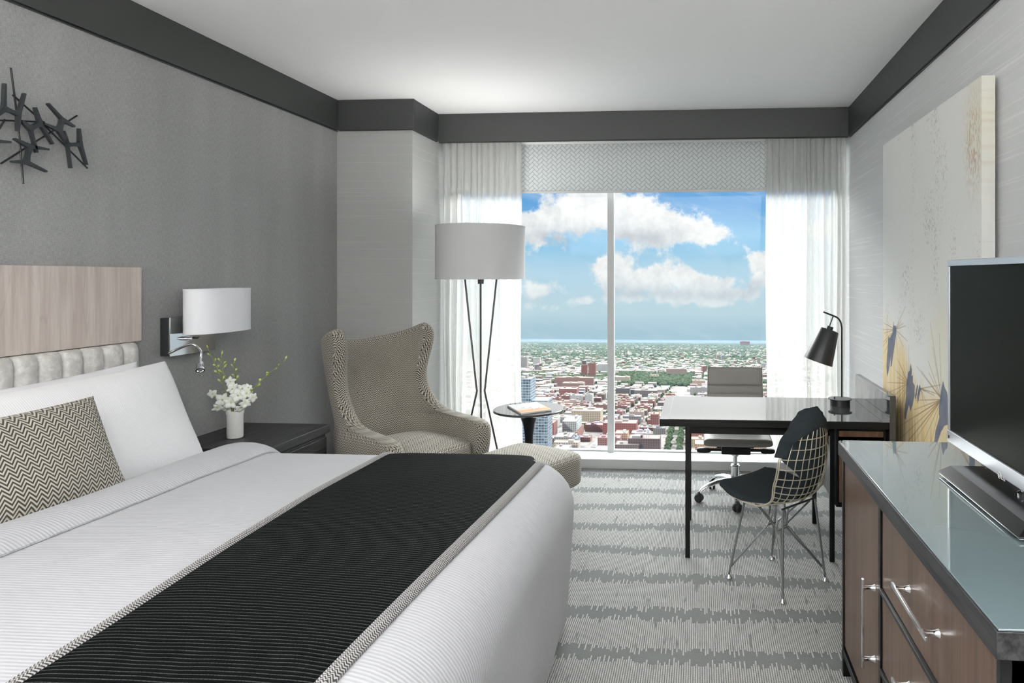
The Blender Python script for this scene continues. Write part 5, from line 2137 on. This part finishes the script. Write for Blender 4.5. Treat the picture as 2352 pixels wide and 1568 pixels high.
# maker's mark on the lower frame: a ring with a small face and two letters
LGY, LGZ = on_x(2296, 1091, TVX - .007).y, on_x(2296, 1091, TVX - .007).z
b = MB()
pts = [(TVX - .0075, LGY - .0085 * math.cos(a), LGZ + .0085 * math.sin(a)) for a in [2 * PI * i / 24 for i in range(24)]]
b.tube(pts, .0011, 6, closed=True)
b.box((TVX - .0075, LGY + .001, LGZ - .0005), (.0012, .0012, .008)).box((TVX - .0075, LGY - .001, LGZ - .004), (.0012, .004, .0012)).box((TVX - .0075, LGY + .0045, LGZ + .002), (.0012, .0016, .0016))
b.build('logo', M['white'], fr_)
fc = bpy.data.curves.new('logo_lettering', 'FONT')
fc.body = 'LG'
fc.size = .020
fc.extrude = .0004
fc.materials.append(M['white'])
tmp = bpy.data.objects.new('lettering', fc)
COL.objects.link(tmp)
lm = bpy.data.meshes.new_from_object(tmp.evaluated_get(bpy.context.evaluated_depsgraph_get()))
bpy.data.objects.remove(tmp)
fo = bpy.data.objects.new('logo_lettering', lm)
COL.objects.link(fo)
fo.parent = fr_
fo.matrix_local = Matrix.Translation(V((TVX - .0078, LGY - .012, LGZ - .0075)) - V(tv.location)) @ Matrix(((0, 0, -1, 0), (-1, 0, 0, 0), (0, 1, 0, 0), (0, 0, 0, 1)))
# stand
b = MB()
bx0, bx1, by0, by1 = .742, 1.00, 1.62, 2.155
zb, zt_ = KZ + .014, KZ + .034
lo_ = [(bx0, by0, zb), (bx1, by0, zb), (bx1, by1, zb), (bx0, by1, zb)]
hi_ = [(bx0 + .034, by0 + .03, zt_), (bx1 - .02, by0 + .03, zt_), (bx1 - .02, by1 - .012, zt_), (bx0 + .034, by1 - .012, zt_)]
lo2 = [(x, y, zb - .004) for x, y, _ in lo_]
b.v += lo2 + lo_ + hi_
b.face((3, 2, 1, 0))
b.face((8, 9, 10, 11))
for i in range(4):
    j = (i + 1) % 4
    b.face((i, j, 4 + j, 4 + i))
    b.face((4 + i, 4 + j, 8 + j, 8 + i))
st = b.build('stand', M['stand'], tv, bevel=.001)
MB().box2((bx0 + .004, by0 + .004, zb - .0075), (bx1, by1 - .004, zb - .004)).build('trim_strip', M['chrome'], st)
b = MB()
for x in (bx0 + .03, bx1 - .03):
    for y in (by0 + .05, by1 - .05):
        b.lathe([(.012, KZ), (.012, zb - .0074)], 14, (x, y, 0))
b.build('foot', M['rubber'], st)
MB().lathe([(.034, zt_), (.034, zt_ + .006), (.024, zt_ + .010), (.024, TVZ0 + .02)], 28, (.885, 1.862, 0)).build('neck', M['chrome'], tv, smooth=40)

# ------------------------------------------------------------------ big painting on the right wall
CX, CY0, CY1, CZ0, CZ1 = 1.062, 2.615, 3.985, .47, 2.255
pic = thing('painting', 'tall abstract painting, pale above with yellow and dark blue thistle shapes below', 'painting', (1.09, 3.3, 1.36))


def ck(cx, cy):
    w = on_x(2010 + cx / 4.61, 700 + cy / 4.61, CX)
    return (w.y, w.z)


polys = [[(195, 170), (198, 220), (222, 222), (225, 310), (205, 440), (175, 650), (163, 655), (170, 520), (155, 640), (130, 765), (120, 650), (133, 450), (140, 345), (160, 345), (172, 320), (185, 300), (190, 230)],
         [(375, 620), (390, 680), (385, 760), (398, 735), (400, 820), (420, 850), (418, 960), (400, 1050), (375, 1130), (360, 1060), (345, 1100), (325, 1210), (312, 1200), (318, 1060), (330, 900), (338, 790), (350, 710), (365, 700)],
         [(445, 840), (455, 860), (440, 960), (425, 1010), (420, 960)], [(470, 840), (485, 890), (465, 990), (450, 1050), (445, 960)],
         [(718, 800), (740, 880), (765, 930), (790, 1260), (735, 1280), (700, 1340), (660, 1455), (640, 1600), (610, 1600), (625, 1455), (640, 1330), (680, 1190), (675, 1090), (690, 980), (705, 870)],
         [(1020, 900), (1060, 960), (1050, 1400), (1010, 1700), (985, 1700), (990, 1300), (1000, 1000)]]
polys = [[ck(*q_) for q_ in p_] for p_ in polys]
segs = []
for c_, ends in (((215, 260), [(90, 190), (85, 260), (95, 300), (80, 400), (325, 220), (298, 190), (342, 382), (300, 445), (322, 15), (85, 435), (240, 540), (280, 160), (90, 520)]),
                 ((350, 830), [(130, 820), (235, 765), (215, 690), (150, 925), (170, 990), (200, 1060), (300, 640), (330, 600), (285, 715), (250, 590), (230, 1110), (255, 1190), (360, 420), (370, 560), (230, 560), (200, 1300)]),
                 ((482, 885), [(700, 845), (530, 920), (625, 960), (545, 1040), (700, 955), (430, 1020), (530, 1110), (510, 1010)]),
                 ((705, 1000), [(585, 190), (610, 450), (680, 300), (570, 720), (490, 700), (440, 1010), (410, 1110), (560, 590), (250, 1290), (265, 1420), (340, 1460), (390, 1480), (500, 1480), (590, 1470), (430, 1180), (600, 1100), (640, 900), (440, 650), (300, 1500)]),
                 ((1030, 1000), [(800, 700), (850, 500), (900, 900), (820, 1200), (1000, 400), (860, 1100), (1150, 700)])):
    for e in ends:
        segs.append((ck(*c_), ck(*e)))
NYG, NZG = 400, 520
Yg = np.linspace(CY1, CY0, NYG + 1)
Zg = np.linspace(CZ0, CZ1, NZG + 1)
YY, ZZ = np.meshgrid((Yg[:-1] + Yg[1:]) / 2, (Zg[:-1] + Zg[1:]) / 2)
rg = np.random.default_rng(5)


def vnoise(fy, fz, seedn):
    r_ = np.random.default_rng(seedn)
    g_ = r_.random((64, 64))
    a_, b_ = (YY * fy) % 63, (ZZ * fz) % 63
    i, j = a_.astype(int), b_.astype(int)
    u, v_ = a_ - i, b_ - j
    u, v_ = u * u * (3 - 2 * u), v_ * v_ * (3 - 2 * v_)
    return g_[i, j] * (1 - u) * (1 - v_) + g_[i + 1, j] * u * (1 - v_) + g_[i, j + 1] * (1 - u) * v_ + g_[i + 1, j + 1] * u * v_


def ss(x, a, b_):
    f_ = np.clip((x - a) / (b_ - a), 0, 1)
    return f_ * f_ * (3 - 2 * f_)


def blend(c_, col, m_):
    return c_ * (1 - m_[..., None]) + np.array(col) * m_[..., None]


cc = np.ones(YY.shape + (3,)) * np.array((.82, .81, .77))
cc = blend(cc, (.74, .76, .755), vnoise(3, 2, 1) * .8)
cc = blend(cc, (.80, .76, .60), ss(vnoise(2.3, 1.7, 2), .6, .9) * .5)
bc = [ck(*q_) for q_ in ((85, 175), (200, 170), (330, 380), (370, 600), (500, 800), (640, 880), (755, 930), (1000, 900), (1300, 950))]
by_ = np.array([q_[0] for q_ in bc])[::-1]
bz_ = np.array([q_[1] for q_ in bc])[::-1]
edge = np.interp(YY, by_, bz_) + (vnoise(60, 6, 3) - .5) * .06
depth = edge - ZZ
streak = vnoise(120, 3, 4) * .6 + vnoise(45, 1.5, 6) * .4
cc = blend(cc, (.80, .60, .24), ss(depth, -.02, .13) * (.42 + .55 * streak))
cc = blend(cc, (.62, .38, .10), ss(depth, .12, .45) * ss(streak, .45, .75) * .75)
cc = blend(cc, (.12, .06, .03), ss(depth, .30, .75) * ss(YY, 3.45, 3.95) * .8)
cc = blend(cc, (.30, .15, .05), ss(streak, .62, .8) * ss(depth, .1, .5) * .6)
for (a_, b_) in segs:
    ay, az = a_
    ly, lz = b_[0] - ay, b_[1] - az
    L2 = ly * ly + lz * lz
    tt = np.clip(((YY - ay) * ly + (ZZ - az) * lz) / L2, 0, 1)
    dd = np.hypot(YY - ay - tt * ly, ZZ - az - tt * lz)
    cc = blend(cc, (.33, .20, .09), (1 - ss(dd, .0010, .0042)) * (.8 - .4 * tt))
for p_ in polys:
    inside = np.zeros(YY.shape, bool)
    n = len(p_)
    for i in range(n):
        (y0_, z0_), (y1_, z1_) = p_[i], p_[(i + 1) % n]
        if z0_ == z1_:
            continue
        cond = ((z0_ > ZZ) != (z1_ > ZZ)) & (YY < (y1_ - y0_) * (ZZ - z0_) / (z1_ - z0_) + y0_)
        inside ^= cond
    cc = blend(cc, (.10, .125, .21), inside * (.82 + .15 * vnoise(20, 20, 9)))
sp = ss(vnoise(190, 110, 11) * vnoise(9, 4, 12), .55, .68)
cc = blend(cc, (.30, .27, .28), sp * .4 * (ss(ZZ, .9, 1.2)))
red = np.exp(-(((YY - 2.69) / .07) ** 2 + ((ZZ - 2.02) / .16) ** 2)) * ss(vnoise(150, 70, 13), .45, .7)
cc = blend(cc, (.42, .14, .10), np.clip(red, 0, 1) * .7)
cc = blend(cc, (.72, .66, .40), np.exp(-(((YY - 2.66) / .12) ** 2 + ((ZZ - 2.1) / .25) ** 2)) * .4)
b = MB()
for iz in range(NZG + 1):
    for iy in range(NYG + 1):
        b.v.append((CX, float(Yg[iy]), float(Zg[iz])))
w_ = NYG + 1
ccl = cc.tolist()
for iz in range(NZG):
    for iy in range(NYG):
        a_ = iz * w_ + iy
        b.f.append((a_, a_ + 1, a_ + w_ + 1, a_ + w_))
        b.uv.append(None)
        b.mi.append(0)
        b.col.append(ccl[iz][iy])
cv_ = b.build('canvas', M['canvas'], pic)
# the canvas wraps its stretcher: the near side repeats its edge colours, darkened as shade
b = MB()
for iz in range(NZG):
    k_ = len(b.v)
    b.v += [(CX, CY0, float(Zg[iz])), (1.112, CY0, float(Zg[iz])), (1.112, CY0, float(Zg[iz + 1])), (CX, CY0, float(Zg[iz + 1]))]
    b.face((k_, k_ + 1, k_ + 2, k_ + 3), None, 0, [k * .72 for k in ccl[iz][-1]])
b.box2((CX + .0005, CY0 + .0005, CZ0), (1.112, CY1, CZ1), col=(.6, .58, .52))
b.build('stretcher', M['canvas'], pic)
MB().box2((1.112, CY0 + .06, CZ0 + .06), (XR, CY1 - .06, CZ1 - .06)).build('back_frame', M['black'], pic)
